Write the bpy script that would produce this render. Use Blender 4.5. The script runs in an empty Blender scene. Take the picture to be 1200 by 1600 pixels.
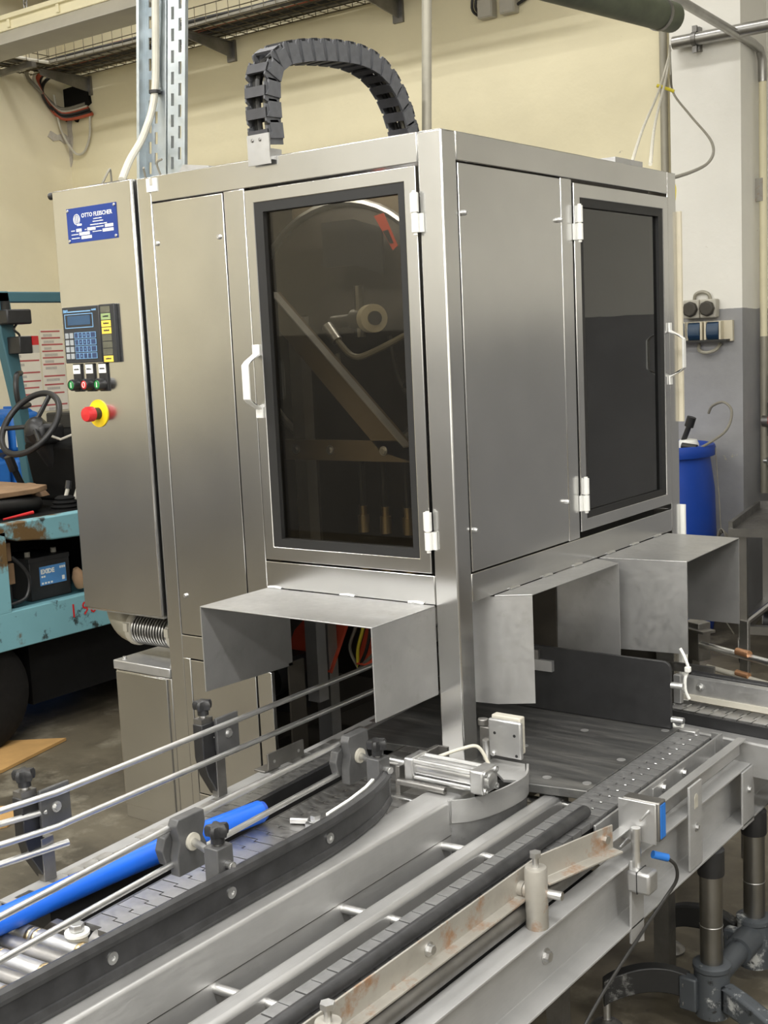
import bpy, bmesh, math, random
from mathutils import Vector, Matrix
random.seed(7)
SC = bpy.context.scene
COL = SC.collection
PI = math.pi

# ------------------------------------------------------------------ camera
cd = bpy.data.cameras.new('camera')
cam = bpy.data.objects.new('camera', cd); COL.objects.link(cam); SC.camera = cam
cd.sensor_fit = 'VERTICAL'; cd.sensor_height = 24.0
cd.lens = 24.0 * 1940.587 / 1600.0
cd.clip_start = 0.02; cd.clip_end = 60
_r = Vector((0.8025863, 0.59473791, -0.04628224)); _u = Vector((-0.04385329, 0.13619792, 0.98971057)); _w = Vector((-0.59492194, 0.79229852, -0.13539179))
mw = Matrix.Identity(4)
for i in range(3):
    mw[i][0] = _r[i]; mw[i][1] = _u[i]; mw[i][2] = -_w[i]
mw[0][3], mw[1][3], mw[2][3] = 1.50446, -2.26504, 1.624
cam.matrix_world = mw

# ------------------------------------------------------------------ world, lamps, exposure
wd = bpy.data.worlds.new('hall_air'); SC.world = wd; wd.use_nodes = True
wd.node_tree.nodes['Background'].inputs[0].default_value = (0.9, 0.93, 1, 1)
wd.node_tree.nodes['Background'].inputs[1].default_value = 0.25
SC.view_settings.view_transform = 'Standard'; SC.view_settings.look = 'None'
SC.view_settings.gamma = 1; SC.view_settings.use_curve_mapping = False
SC.view_settings.exposure = 0.08

def strip_light(x, y, z, lx, ly, power, col=(1, 0.987, 0.962)):
    l = bpy.data.lights.new('fluorescent_lamp', 'AREA'); l.shape = 'RECTANGLE'
    l.size = lx; l.size_y = ly; l.energy = power; l.color = col
    o = bpy.data.objects.new('fluorescent_lamp', l); COL.objects.link(o); o.location = (x, y, z)
    return o
# rows of fluorescent ceiling lamps that run along the hall
for x in (-4.2, -1.6, 1.0, 3.6):
    for y in (-4.6, -2.0, 0.9):
        strip_light(x, y, 4.12, 1.6, 0.30, (58 if x < -3 else 98 if x < 3 else 130) if y < 0.5 else 30)
for x in (-5.2, -3.4, -1.6):
    strip_light(x, 3.40, 4.22, 1.7, 0.06, 15)

# ------------------------------------------------------------------ materials
def newmat(name):
    m = bpy.data.materials.new(name); m.use_nodes = True
    nt = m.node_tree; nt.nodes.clear()
    out = nt.nodes.new('ShaderNodeOutputMaterial'); b = nt.nodes.new('ShaderNodeBsdfPrincipled')
    nt.links.new(b.outputs[0], out.inputs[0])
    return m, nt, b, out
def N(nt, t, **k):
    n = nt.nodes.new(t)
    for a, v in k.items(): setattr(n, a, v)
    return n
def noise(nt, scale, detail=4, rough=0.55, sc=(1, 1, 1), coord='Object'):
    tc = N(nt, 'ShaderNodeTexCoord'); mp = N(nt, 'ShaderNodeMapping')
    mp.inputs['Scale'].default_value = sc
    nt.links.new(tc.outputs[coord], mp.inputs[0])
    n = N(nt, 'ShaderNodeTexNoise'); n.inputs['Scale'].default_value = scale
    n.inputs['Detail'].default_value = detail; n.inputs['Roughness'].default_value = rough
    nt.links.new(mp.outputs[0], n.inputs['Vector'])
    return n.outputs['Fac']
def ramp(nt, fac, stops):
    r = N(nt, 'ShaderNodeValToRGB')
    while len(r.color_ramp.elements) < len(stops): r.color_ramp.elements.new(0.5)
    for e, (p, c) in zip(r.color_ramp.elements, stops):
        e.position = p; e.color = (c[0], c[1], c[2], 1) if hasattr(c, '__len__') else (c, c, c, 1)
    nt.links.new(fac, r.inputs[0])
    return r.outputs[0]
def bump(nt, b, fac, strength=0.2, dist=0.002):
    n = N(nt, 'ShaderNodeBump'); n.inputs['Strength'].default_value = strength; n.inputs['Distance'].default_value = dist
    nt.links.new(fac, n.inputs['Height']); nt.links.new(n.outputs[0], b.inputs['Normal'])
def srgb(r, g, b):
    f = lambda c: ((c / 255 + 0.055) / 1.055) ** 2.4 if c > 10 else c / 255 / 12.92
    return (f(r), f(g), f(b))

def plain(name, rgb, rough=0.5, metal=0.0, var=0.12, scale=18, bumpy=0.0, spec=0.5):
    m, nt, b, _ = newmat(name)
    c = srgb(*rgb)
    col = ramp(nt, noise(nt, scale), [(0.3, tuple(x * (1 - var) for x in c)), (0.7, tuple(min(1, x * (1 + var)) for x in c))])
    nt.links.new(col, b.inputs['Base Color'])
    b.inputs['Roughness'].default_value = rough; b.inputs['Metallic'].default_value = metal
    b.inputs['Specular IOR Level'].default_value = spec
    if bumpy: bump(nt, b, noise(nt, scale * 4), bumpy)
    return m

def steel(name, lo, hi, r0, r1, brush=(1, 1, 1), dirt=None, dirt_at=0.62, scale=6, bs=0.04, metal=1.0, cloud=None):
    m, nt, b, _ = newmat(name)
    f1 = noise(nt, scale, 5)
    col = ramp(nt, f1, [(0.3, lo), (0.7, hi)])
    if dirt:
        f2 = noise(nt, scale * 1.7, 8, 0.7)
        k = ramp(nt, f2, [(dirt_at - 0.04, 0.0), (dirt_at + 0.1, 1.0)])
        mx = N(nt, 'ShaderNodeMix', data_type='RGBA')
        nt.links.new(k, mx.inputs['Factor']); nt.links.new(col, mx.inputs[6]); mx.inputs[7].default_value = (*dirt, 1)
        col = mx.outputs[2]
    nt.links.new(col, b.inputs['Base Color']); b.inputs['Metallic'].default_value = metal
    br = noise(nt, 60, 3, 0.6, brush)
    cr = ramp(nt, br, [(0.3, r0), (0.7, r1)])
    if cloud:
        cl = ramp(nt, noise(nt, 2.6, 5, 0.6, (1, 1, 0.6)), [(0.3, cloud[0]), (0.7, cloud[1])])
        av = N(nt, 'ShaderNodeMix', data_type='RGBA'); av.inputs['Factor'].default_value = 0.6
        nt.links.new(cr, av.inputs[6]); nt.links.new(cl, av.inputs[7]); cr = av.outputs[2]
    nt.links.new(cr, b.inputs['Roughness'])
    if bs: bump(nt, b, br, bs, 0.001)
    return m

M_ = {}
M_['panel'] = steel('brushed_stainless_upright', (0.56, 0.56, 0.555), (0.66, 0.658, 0.65), 0.21, 0.211, (6, 6, 0.25), scale=3, bs=0, cloud=(0.17, 0.265))
M_['hood'] = steel('mill_stainless_sheet', (0.42, 0.42, 0.416), (0.52, 0.518, 0.512), 0.34, 0.48, (1, 1, 1), dirt=(0.40, 0.395, 0.38), dirt_at=0.62, scale=7, bs=0, metal=0.8)
M_['beam'] = steel('brushed_stainless_along', (0.40, 0.398, 0.392), (0.52, 0.518, 0.51), 0.34, 0.50, (5, 0.3, 5), dirt=(0.42, 0.415, 0.40), dirt_at=0.64, scale=5, bs=0, metal=0.75)
M_['dusty'] = steel('dusty_matt_steel', (0.33, 0.33, 0.326), (0.42, 0.418, 0.412), 0.42, 0.56, (4, 0.5, 4), dirt=(0.36, 0.355, 0.34), dirt_at=0.66, scale=6, bs=0, metal=0.4)
M_['rod'] = steel('polished_rod_steel', (0.66, 0.66, 0.655), (0.78, 0.78, 0.77), 0.30, 0.42, (4, 0.4, 4), bs=0, scale=20)
M_['bright'] = steel('bright_aluminium', (0.56, 0.56, 0.56), (0.68, 0.68, 0.67), 0.32, 0.44, scale=12, bs=0)
M_['galv'] = steel('galvanised_zinc', (0.42, 0.47, 0.50), (0.58, 0.63, 0.66), 0.34, 0.5, scale=14, bs=0)
M_['link'] = steel('worn_steel_link', (0.40, 0.395, 0.385), (0.56, 0.555, 0.545), 0.36, 0.52, scale=16, dirt=(0.24, 0.23, 0.21), dirt_at=0.62, bs=0.02)
M_['link_dark'] = steel('grey_chain_link', (0.24, 0.24, 0.24), (0.34, 0.34, 0.338), 0.38, 0.55, scale=18, dirt=(0.15, 0.15, 0.15), dirt_at=0.64, bs=0.03, metal=0.8)
M_['rust'] = steel('rusting_steel', (0.32, 0.305, 0.27), (0.42, 0.40, 0.36), 0.36, 0.55, scale=9, dirt=(0.32, 0.19, 0.11), dirt_at=0.57, bs=0.03, metal=0.45)
M_['dullsteel'] = steel('dull_dark_steel', (0.20, 0.195, 0.185), (0.32, 0.31, 0.295), 0.38, 0.55, scale=8, bs=0.04)
M_['tubesteel'] = steel('chrome_leg_tube', (0.24, 0.235, 0.22), (0.36, 0.35, 0.33), 0.29, 0.36, (5, 5, 0.3), scale=5, bs=0.02)
M_['table'] = None
M_['black'] = plain('black_plastic', (34, 34, 35), 0.42, 0, 0.25, 25, 0.03)
M_['black_soft'] = plain('black_rubber', (13, 13, 13), 0.75, 0, 0.25, 25, 0.04, 0.2)
M_['guide'] = plain('scuffed_black_guide', (46, 46, 47), 0.36, 0.0, 0.35, 30, 0.08)
M_['bracket'] = plain('grey_plastic_bracket', (72, 72, 72), 0.45, 0.0, 0.2, 22, 0.04)
M_['chain'] = plain('carrier_plastic', (84, 85, 88), 0.5, 0, 0.22, 30, 0.05)
M_['chain_bar'] = plain('carrier_crossbar_plastic', (58, 58, 61), 0.5, 0, 0.2, 30, 0.03)
M_['gasket'] = plain('rubber_gasket', (26, 26, 26), 0.55, 0, 0.1, 20)
M_['blue'] = plain('blue_plastic', (20, 92, 200), 0.4, 0, 0.08, 8)
M_['drum'] = plain('drum_blue_plastic', (22, 66, 160), 0.45, 0, 0.1, 6)
M_['can'] = plain('canister_blue_plastic', (36, 108, 190), 0.45, 0, 0.1, 6)
M_['plate_blue'] = plain('nameplate_blue', (22, 54, 130), 0.35, 0, 0.06, 10)
M_['white'] = plain('white_print', (236, 236, 230), 0.5, 0, 0.04, 10)
M_['handle'] = plain('white_enamel_handle', (226, 226, 222), 0.3, 0.1, 0.05, 10)
M_['yellow'] = plain('yellow_plastic', (240, 205, 30), 0.4, 0, 0.06, 10)
M_['yellow_tag'] = plain('yellow_label', (232, 198, 80), 0.5, 0, 0.1, 30)
M_['green_tag'] = plain('green_label', (140, 160, 110), 0.5, 0, 0.1, 30)
M_['red'] = plain('red_plastic', (190, 40, 42), 0.35, 0, 0.1, 10)
M_['green'] = plain('green_button', (30, 120, 60), 0.35, 0, 0.1, 10)
M_['orange'] = plain('orange_paint', (205, 84, 60), 0.5, 0, 0.1, 10)
M_['key'] = plain('navy_key', (44, 60, 92), 0.5, 0, 0.1, 30)
M_['key_grey'] = plain('grey_key', (150, 155, 158), 0.5, 0, 0.1, 30)
M_['lcd'] = plain('unlit_display', (44, 74, 104), 0.25, 0, 0.1, 5)
M_['keypad'] = plain('keypad_housing', (40, 42, 46), 0.4, 0, 0.1, 10)
M_['smoke'] = plain('smoked_strip', (92, 92, 80), 0.25, 0, 0.2, 30)
M_['print_blue'] = plain('light_blue_print', (120, 165, 205), 0.5, 0, 0.05, 10)
M_['teal'] = None
M_['cream'] = plain('cream_enamel', (232, 224, 190), 0.45, 0, 0.05, 6)
M_['greypaint'] = plain('grey_enamel', (176, 172, 160), 0.5, 0, 0.06, 6)
M_['pipe'] = steel('dull_pipe', (0.32, 0.315, 0.30), (0.46, 0.45, 0.43), 0.30, 0.42, (5, 5, 5), scale=6, bs=0)
M_['pipe_grey'] = plain('painted_pipe', (150, 146, 132), 0.45, 0.2, 0.1, 6)
M_['olive'] = plain('olive_pipe', (88, 94, 76), 0.55, 0, 0.25, 8, 0.1)
M_['wire'] = plain('weathered_wire', (92, 84, 66), 0.55, 0.5, 0.2, 30)
M_['cable'] = plain('cable_grey', (128, 124, 112), 0.5, 0, 0.12, 20)
M_['cable_dark'] = plain('cable_black', (40, 39, 37), 0.55, 0, 0.12, 20)
M_['cable_red'] = plain('cable_red', (176, 80, 52), 0.5, 0, 0.12, 20)
M_['cable_white'] = plain('cable_white', (196, 192, 178), 0.5, 0, 0.08, 20)
M_['yg'] = plain('yellow_green_wire', (216, 200, 60), 0.5, 0, 0.1, 20)
M_['navy'] = plain('socket_navy', (36, 60, 84), 0.35, 0, 0.12, 10)
M_['darkgreen'] = plain('dark_socket_lid', (58, 54, 46), 0.5, 0, 0.15, 20)
M_['beige'] = plain('beige_plastic', (206, 198, 176), 0.5, 0, 0.06, 10)
M_['brass'] = steel('aged_brass', (0.5, 0.38, 0.2), (0.7, 0.55, 0.32), 0.30, 0.4, scale=20)
M_['inner'] = plain('inner_brown_plate', (128, 116, 98), 0.5, 0.3, 0.15, 5)
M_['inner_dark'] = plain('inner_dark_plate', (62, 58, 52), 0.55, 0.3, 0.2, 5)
M_['carton'] = plain('flattened_cardboard', (176, 138, 84), 0.85, 0, 0.12, 9, 0.1)
M_['wood'] = plain('worn_board', (140, 112, 84), 0.7, 0, 0.2, 12, 0.1)
M_['tyre'] = plain('tyre_rubber', (22, 21, 20), 0.85, 0, 0.25, 30, 0.15, 0.25)
M_['seat'] = plain('black_vinyl', (16, 15, 15), 0.5, 0, 0.2, 12, 0.05)
M_['paper'] = plain('poster_paper', (226, 220, 204), 0.7, 0, 0.05, 6)
M_['poster_red'] = plain('poster_red_print', (180, 92, 90), 0.7, 0, 0.1, 6)
M_['poster_grey'] = plain('poster_grey_print', (188, 182, 172), 0.7, 0, 0.1, 60)
M_['casting'] = None
M_['copper'] = plain('copper_clamp', (186, 140, 104), 0.4, 0.6, 0.15, 20)
M_['batt_label'] = plain('battery_label_blue', (84, 142, 200), 0.35, 0, 0.12, 10)
M_['reel'] = plain('reel_navy', (28, 38, 58), 0.4, 0, 0.15, 10)

def layered(name, base, over, at, scale, rough=0.6, metal=0.0, over2=None, at2=0.6, bumpy=0.1, sc=(1, 1, 1), width=0.03):
    m, nt, b, _ = newmat(name)
    c = srgb(*base)
    col = ramp(nt, noise(nt, scale * 0.5, 4), [(0.3, tuple(x * .85 for x in c)), (0.7, tuple(min(1, x * 1.12) for x in c))])
    for o, a, s in ((over, at, 1.0), (over2, at2, 2.3)):
        if o is None: continue
        k = ramp(nt, noise(nt, scale * s, 9, 0.68, sc), [(a - width, 0.0), (a + width, 1.0)])
        mx = N(nt, 'ShaderNodeMix', data_type='RGBA')
        nt.links.new(k, mx.inputs['Factor']); nt.links.new(col, mx.inputs[6]); mx.inputs[7].default_value = (*srgb(*o), 1)
        col = mx.outputs[2]
    nt.links.new(col, b.inputs['Base Color']); b.inputs['Roughness'].default_value = rough; b.inputs['Metallic'].default_value = metal
    if bumpy: bump(nt, b, noise(nt, scale * 6, 6), bumpy, 0.003)
    return m
M_['teal'] = layered('chipped_teal_paint', (118, 168, 178), (98, 76, 44), 0.525, 3.0, 0.5, over2=(44, 56, 56), at2=0.625)
M_['teal_dark'] = layered('dark_teal_paint', (62, 102, 112), (120, 110, 60), 0.66, 4, 0.5)
M_['casting'] = layered('flaking_grey_casting', (74, 78, 82), (182, 184, 182), 0.6, 9, 0.5, 0.3, over2=(30, 30, 30), at2=0.62)
M_['casting_dark'] = layered('black_casting', (38, 38, 38), (120, 120, 118), 0.66, 8, 0.5, 0.2)
M_['table'] = layered('worn_dark_plate', (84, 84, 83), (122, 121, 117), 0.58, 5, 0.42, 0.5, over2=(62, 62, 61), at2=0.6, bumpy=0.05, sc=(0.5, 4, 1), width=0.12)
M_['floor'] = layered('stained_concrete', (98, 91, 76), (62, 56, 45), 0.52, 1.5, 0.5, over2=(140, 134, 118), at2=0.62, bumpy=0.25, width=0.1)

def wallmat(name, up, low, zsplit=1.715):
    m, nt, b, _ = newmat(name)
    g = N(nt, 'ShaderNodeNewGeometry'); sx = N(nt, 'ShaderNodeSeparateXYZ')
    nt.links.new(g.outputs['Position'], sx.inputs[0])
    nz = noise(nt, 5, 4)
    ma = N(nt, 'ShaderNodeMath', operation='MULTIPLY_ADD'); ma.inputs[1].default_value = 0.03
    nt.links.new(nz, ma.inputs[0]); nt.links.new(sx.outputs['Z'], ma.inputs[2])
    gt = N(nt, 'ShaderNodeMath', operation='GREATER_THAN'); gt.inputs[1].default_value = zsplit + 0.015
    nt.links.new(ma.outputs[0], gt.inputs[0])
    cu = srgb(*up); cl = srgb(*low)
    cu2 = ramp(nt, noise(nt, 1.3, 7, 0.6), [(0.25, tuple(x * .9 for x in cu)), (0.75, tuple(min(1, x * 1.05) for x in cu))])
    cl2 = ramp(nt, noise(nt, 2.2, 8, 0.65), [(0.25, tuple(x * .8 for x in cl)), (0.75, tuple(min(1, x * 1.12) for x in cl))])
    mx = N(nt, 'ShaderNodeMix', data_type='RGBA')
    nt.links.new(gt.outputs[0], mx.inputs['Factor']); nt.links.new(cl2, mx.inputs[6]); nt.links.new(cu2, mx.inputs[7])
    chips = ramp(nt, noise(nt, 7, 9, 0.7), [(0.70, 0.0), (0.72, 1.0)])
    m2 = N(nt, 'ShaderNodeMix', data_type='RGBA')
    nt.links.new(chips, m2.inputs['Factor']); nt.links.new(mx.outputs[2], m2.inputs[6]); m2.inputs[7].default_value = (*srgb(176, 168, 146), 1)
    nt.links.new(m2.outputs[2], b.inputs['Base Color']); b.inputs['Roughness'].default_value = 0.62
    bump(nt, b, noise(nt, 14, 5), 0.25, 0.01)
    return m
M_['wall'] = wallmat('cream_wall_grey_dado', (230, 221, 188), (136, 136, 138))
M_['wall_left'] = wallmat('cream_wall_low_grey', (226, 217, 188), (110, 110, 112), 1.0)  # grey lower band added out of view to darken the steel's reflections
M_['pier'] = wallmat('white_wall_grey_dado', (232, 230, 222), (150, 150, 151))
M_['ceil'] = plain('ceiling_plaster', (204, 200, 188), 0.8, 0, 0.06, 1.5)

def glassmat(name, tint, ior=1.5):
    m, nt, b, out = newmat(name)
    nt.nodes.remove(b)
    tr = N(nt, 'ShaderNodeBsdfTransparent'); tr.inputs[0].default_value = (*tint, 1)
    gl = N(nt, 'ShaderNodeBsdfGlossy'); gl.inputs['Roughness'].default_value = 0.015; gl.inputs[0].default_value = (0.95, 0.95, 0.95, 1)
    fr = N(nt, 'ShaderNodeFresnel'); fr.inputs[0].default_value = ior
    mx = N(nt, 'ShaderNodeMixShader')
    nt.links.new(fr.outputs[0], mx.inputs[0]); nt.links.new(tr.outputs[0], mx.inputs[1]); nt.links.new(gl.outputs[0], mx.inputs[2])
    nt.links.new(mx.outputs[0], out.inputs[0])
    return m
M_['glass_a'] = glassmat('smoked_glass', (0.70, 0.67, 0.60), 1.38)
M_['glass_b'] = glassmat('dark_smoked_glass', (0.22, 0.22, 0.22), 1.75)

# ------------------------------------------------------------------ mesh helpers
AX = {'x': (Vector((0, 1, 0)), Vector((0, 0, 1)), Vector((1, 0, 0))),
      'y': (Vector((1, 0, 0)), Vector((0, 0, 1)), Vector((0, 1, 0))),
      'z': (Vector((1, 0, 0)), Vector((0, 1, 0)), Vector((0, 0, 1)))}
class B:
    def __init__(s): s.v = []; s.f = []
    def add(s, vs, fs):
        k = len(s.v); s.v += [Vector(p) for p in vs]; s.f += [[i + k for i in f] for f in fs]; return s
    def box(s, x0, x1, y0, y1, z0, z1):
        return s.add([(x0, y0, z0), (x1, y0, z0), (x1, y1, z0), (x0, y1, z0), (x0, y0, z1), (x1, y0, z1), (x1, y1, z1), (x0, y1, z1)],
                     [(3, 2, 1, 0), (4, 5, 6, 7), (0, 1, 5, 4), (1, 2, 6, 5), (2, 3, 7, 6), (3, 0, 4, 7)])
    def obox(s, c, size, rot):
        R = rot if isinstance(rot, Matrix) else Matrix.Rotation(rot, 3, 'Z')
        b = B().box(-size[0] / 2, size[0] / 2, -size[1] / 2, size[1] / 2, -size[2] / 2, size[2] / 2)
        return s.add([R @ p + Vector(c) for p in b.v], b.f)
    def prism(s, poly, ax, d0, d1):
        a, b, n = AX[ax]; k = len(poly)
        vs = [a * p[0] + b * p[1] + n * d0 for p in poly] + [a * p[0] + b * p[1] + n * d1 for p in poly]
        return s.add(vs, [list(range(k))[::-1], list(range(k, 2 * k))] + [[i, (i + 1) % k, k + (i + 1) % k, k + i] for i in range(k)])
    def frame(s, ax, o, i, d0, d1):
        a, b, n = AX[ax]
        def q(r): return [(r[0], r[2]), (r[1], r[2]), (r[1], r[3]), (r[0], r[3])]
        O = q(o); I = q(i); vs = []
        for d in (d0, d1):
            vs += [a * p[0] + b * p[1] + n * d for p in O] + [a * p[0] + b * p[1] + n * d for p in I]
        f = []
        for k in range(4):
            j = (k + 1) % 4
            f += [[k, j, 4 + j, 4 + k], [8 + k, 12 + k, 12 + j, 8 + j], [k, 8 + k, 8 + j, j], [4 + k, 4 + j, 12 + j, 12 + k]]
        return s.add(vs, f)
    def cyl(s, p0, p1, r, seg=14, r2=None):
        return s.tube([p0, p1], r, seg, r2=r2)
    def tube(s, pts, r, seg=8, r2=None, closed=False):
        pts = [Vector(p) for p in pts]; n = len(pts); rings = []
        t = (pts[1] - pts[0]).normalized()
        up = Vector((0, 0, 1)) if abs(t.z) < 0.9 else Vector((1, 0, 0))
        a = t.cross(up).normalized()
        for i, p in enumerate(pts):
            if closed: tt = (pts[(i + 1) % n] - pts[i - 1]).normalized()
            else: tt = (pts[min(i + 1, n - 1)] - pts[max(i - 1, 0)]).normalized()
            a = (a - tt * a.dot(tt)).normalized(); b = tt.cross(a)
            rr = r if r2 is None else r + (r2 - r) * i / (n - 1)
            rings.append([p + (a * math.cos(2 * PI * k / seg) + b * math.sin(2 * PI * k / seg)) * rr for k in range(seg)])
        vs = [v for g in rings for v in g]; fs = []
        for i in range(n if closed else n - 1):
            j = (i + 1) % n
            for k in range(seg):
                l = (k + 1) % seg
                fs.append([i * seg + k, i * seg + l, j * seg + l, j * seg + k])
        if not closed: fs += [list(range(seg))[::-1], [(n - 1) * seg + k for k in range(seg)]]
        return s.add(vs, fs)
    def lathe(s, prof, c, ax='z', seg=20):
        a, b, n = AX[ax]; c = Vector(c); vs = []; fs = []
        for r, h in prof:
            for k in range(seg):
                t = 2 * PI * k / seg
                vs.append(c + n * h + (a * math.cos(t) + b * math.sin(t)) * max(r, 1e-5))
        m = len(prof)
        for i in range(m - 1):
            for k in range(seg):
                l = (k + 1) % seg
                fs.append([i * seg + k, i * seg + l, (i + 1) * seg + l, (i + 1) * seg + k])
        fs += [list(range(seg))[::-1], [(m - 1) * seg + k for k in range(seg)]]
        return s.add(vs, fs)
    def sweep(s, prof, path):
        """closed 2-D profile (side, up) swept along a horizontal path of (x, y, z) points"""
        path = [Vector(p) for p in path]; n = len(path); k = len(prof); vs = []
        for i, p in enumerate(path):
            t = (path[min(i + 1, n - 1)] - path[max(i - 1, 0)]); t.z = 0; t.normalize()
            sd = Vector((t.y, -t.x, 0))
            vs += [p + sd * a + Vector((0, 0, b)) for a, b in prof]
        fs = [[i * k + j, i * k + (j + 1) % k, (i + 1) * k + (j + 1) % k, (i + 1) * k + j] for i in range(n - 1) for j in range(k)]
        fs += [list(range(k))[::-1], [(n - 1) * k + j for j in range(k)]]
        return s.add(vs, fs)
    def xf(s, M):
        s.v = [M @ v for v in s.v]; return s
    def join(s, o): return s.add(o.v, o.f)

def root_of(o):
    while o.parent: o = o.parent
    return o
def mk(name, b, mat, off=(0, 0, 0), bev=0.0, smooth=35):
    me = bpy.data.meshes.new(name); off = Vector(off)
    me.from_pydata([tuple(v - off) for v in b.v], [], b.f); me.update()
    bm = bmesh.new(); bm.from_mesh(me); bmesh.ops.recalc_face_normals(bm, faces=bm.faces)
    bm.to_mesh(me); bm.free()
    if smooth:
        for p in me.polygons: p.use_smooth = True
        me.set_sharp_from_angle(angle=math.radians(smooth))
    me.materials.append(M_[mat] if isinstance(mat, str) else mat)
    o = bpy.data.objects.new(name, me); COL.objects.link(o)
    if bev:
        md = o.modifiers.new('edge', 'BEVEL'); md.width = bev; md.segments = 2; md.limit_method = 'ANGLE'; md.angle_limit = 0.6
        md.harden_normals = False
    return o
def tag(o, label=None, cat=None, group=None, kind=None):
    if label: o['label'] = label
    if cat: o['category'] = cat
    if group: o['group'] = group
    if kind: o['kind'] = kind
    return o
def thing(name, label, cat, loc, group=None, rotz=0.0):
    o = bpy.data.objects.new(name, None); COL.objects.link(o); o.empty_display_size = 0.05
    o.location = loc; o.rotation_euler = (0, 0, rotz)
    return tag(o, label, cat, group)
def part(name, b, mat, parent, label=None, bev=0.0, local=False, smooth=35, kind=None):
    off = (0, 0, 0) if local else root_of(parent).location
    o = mk(name, b, mat, off, bev, smooth); o.parent = parent
    return tag(o, label, None, None, kind)
def solo(name, b, mat, label, cat, loc, group=None, bev=0.0, smooth=35):
    o = mk(name, b, mat, loc, bev, smooth); o.location = loc
    return tag(o, label, cat, group)
def struct(name, b, mat, label=None):
    o = mk(name, b, mat); return tag(o, label, None, None, 'structure')
def clone(o, parent, loc=None, M=None):
    c = o.copy(); COL.objects.link(c); c.parent = parent
    if loc is not None: c.location = loc
    if M is not None: c.matrix_local = M
    return c
def text(name, s, size, origin, ax, up, mat, parent, align='LEFT', depth=0.0006, local=False, bold=0.0):
    cu = bpy.data.curves.new('lettering', 'FONT'); cu.body = s; cu.size = size; cu.align_x = align
    cu.extrude = depth; cu.offset = bold; cu.resolution_u = 2
    t = bpy.data.objects.new('lettering', cu); COL.objects.link(t)
    me = bpy.data.meshes.new_from_object(t)
    bpy.data.objects.remove(t); bpy.data.curves.remove(cu)
    a = Vector(ax).normalized(); u = Vector(up).normalized(); n = a.cross(u)
    R = Matrix((a, u, n)).transposed().to_4x4()
    off = Vector((0, 0, 0)) if local else Vector(root_of(parent).location)
    me.transform(Matrix.Translation(Vector(origin) - off) @ R)
    me.materials.clear(); me.materials.append(M_[mat]); me.name = name
    o = bpy.data.objects.new(name, me); COL.objects.link(o); o.parent = parent
    return o
def bez(pts, n=10):
    """Catmull-Rom through the points"""
    P = [Vector(p) for p in pts]; out = []
    for i in range(len(P) - 1):
        p0 = P[max(i - 1, 0)]; p1 = P[i]; p2 = P[i + 1]; p3 = P[min(i + 2, len(P) - 1)]
        for k in range(n):
            t = k / n
            out.append(0.5 * ((2 * p1) + (p2 - p0) * t + (2 * p0 - 5 * p1 + 4 * p2 - p3) * t * t + (3 * p1 - p0 - 3 * p2 + p3) * t ** 3))
    out.append(P[-1]); return out
def hexbolt(c, ax, sgn, r=0.009, h=0.007, shank=None, washer=True):
    a, b_, n = AX[ax]; c = Vector(c); n = n * sgn; b = B()
    if washer: b.cyl(c, c + n * 0.002, r * 1.5, 14)
    vs = [c + n * 0.002 + (a * math.cos(PI / 3 * k) + b_ * math.sin(PI / 3 * k)) * r for k in range(6)]
    b.add(vs + [v + n * h for v in vs], [list(range(6))[::-1], list(range(6, 12))] + [[k, (k + 1) % 6, 6 + (k + 1) % 6, 6 + k] for k in range(6)])
    if shank: b.cyl(c, c - n * shank, r * 0.55, 10)
    return b
def screw(c, ax, sgn, r=0.006, h=0.006):
    a, b_, n = AX[ax]; c = Vector(c)
    return B().lathe([(r, 0), (r, sgn * h * .6), (r * .7, sgn * h)], c, ax, 12)

# ================================================================== THE SETTING
struct('floor', B().box(-6.5, 5.2, -6.2, 4.8, -0.1, 0), 'floor')
struct('wall_back', B().box(-6.5, -1.33, 4.3, 4.5, 0, 4.3), 'wall')
struct('wall_pier', B().box(-1.33, -0.94, 4.24, 4.8, 0, 4.3), 'pier')
struct('wall_back', B().box(-0.94, 5.2, 4.62, 4.8, 0, 4.3), 'pier')
struct('wall_left', B().box(-6.5, -6.3, -6.2, 4.3, 0, 4.3), 'wall_left')
struct('wall_right', B().box(5.0, 5.2, -6.0, 4.62, 0, 4.3), 'pier')
struct('wall_front', B().box(-6.3, 5.2, -6.2, -6.0, 0, 4.3), 'pier')
struct('ceiling', B().box(-6.5, 5.2, -6.2, 4.8, 4.3, 4.4), 'ceil')
cr = struct('trim_1', B().prism([(-6.3, 3.66), (-6.08, 3.67), (-6.02, 3.60), (-6.01, 3.52), (-6.06, 3.50), (-6.09, 3.43), (-6.14, 3.46), (-6.18, 3.40), (-6.24, 3.45), (-6.3, 3.42)], 'y', 4.275, 4.3), 'black_soft', 'dark broken hole in the wall corner under the cable tray')
struct('trim_2', B().prism([(-6.3, 3.43), (-6.25, 3.44), (-6.262, 3.36), (-6.255, 3.30), (-6.268, 3.22), (-6.28, 3.12), (-6.3, 3.08)], 'y', 4.288, 4.3), 'poster_grey', 'chipped grey plaster strip down the wall corner')
struct('trim_3', B().prism([(4.30, 3.30), (4.24, 3.33), (4.18, 3.31), (4.12, 3.335), (4.09, 3.29), (4.14, 3.26), (4.20, 3.275), (4.25, 3.25), (4.30, 3.26)], 'x', -6.3, -6.29), 'poster_grey', 'patch of crumbling plaster beside the wall corner')

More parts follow.
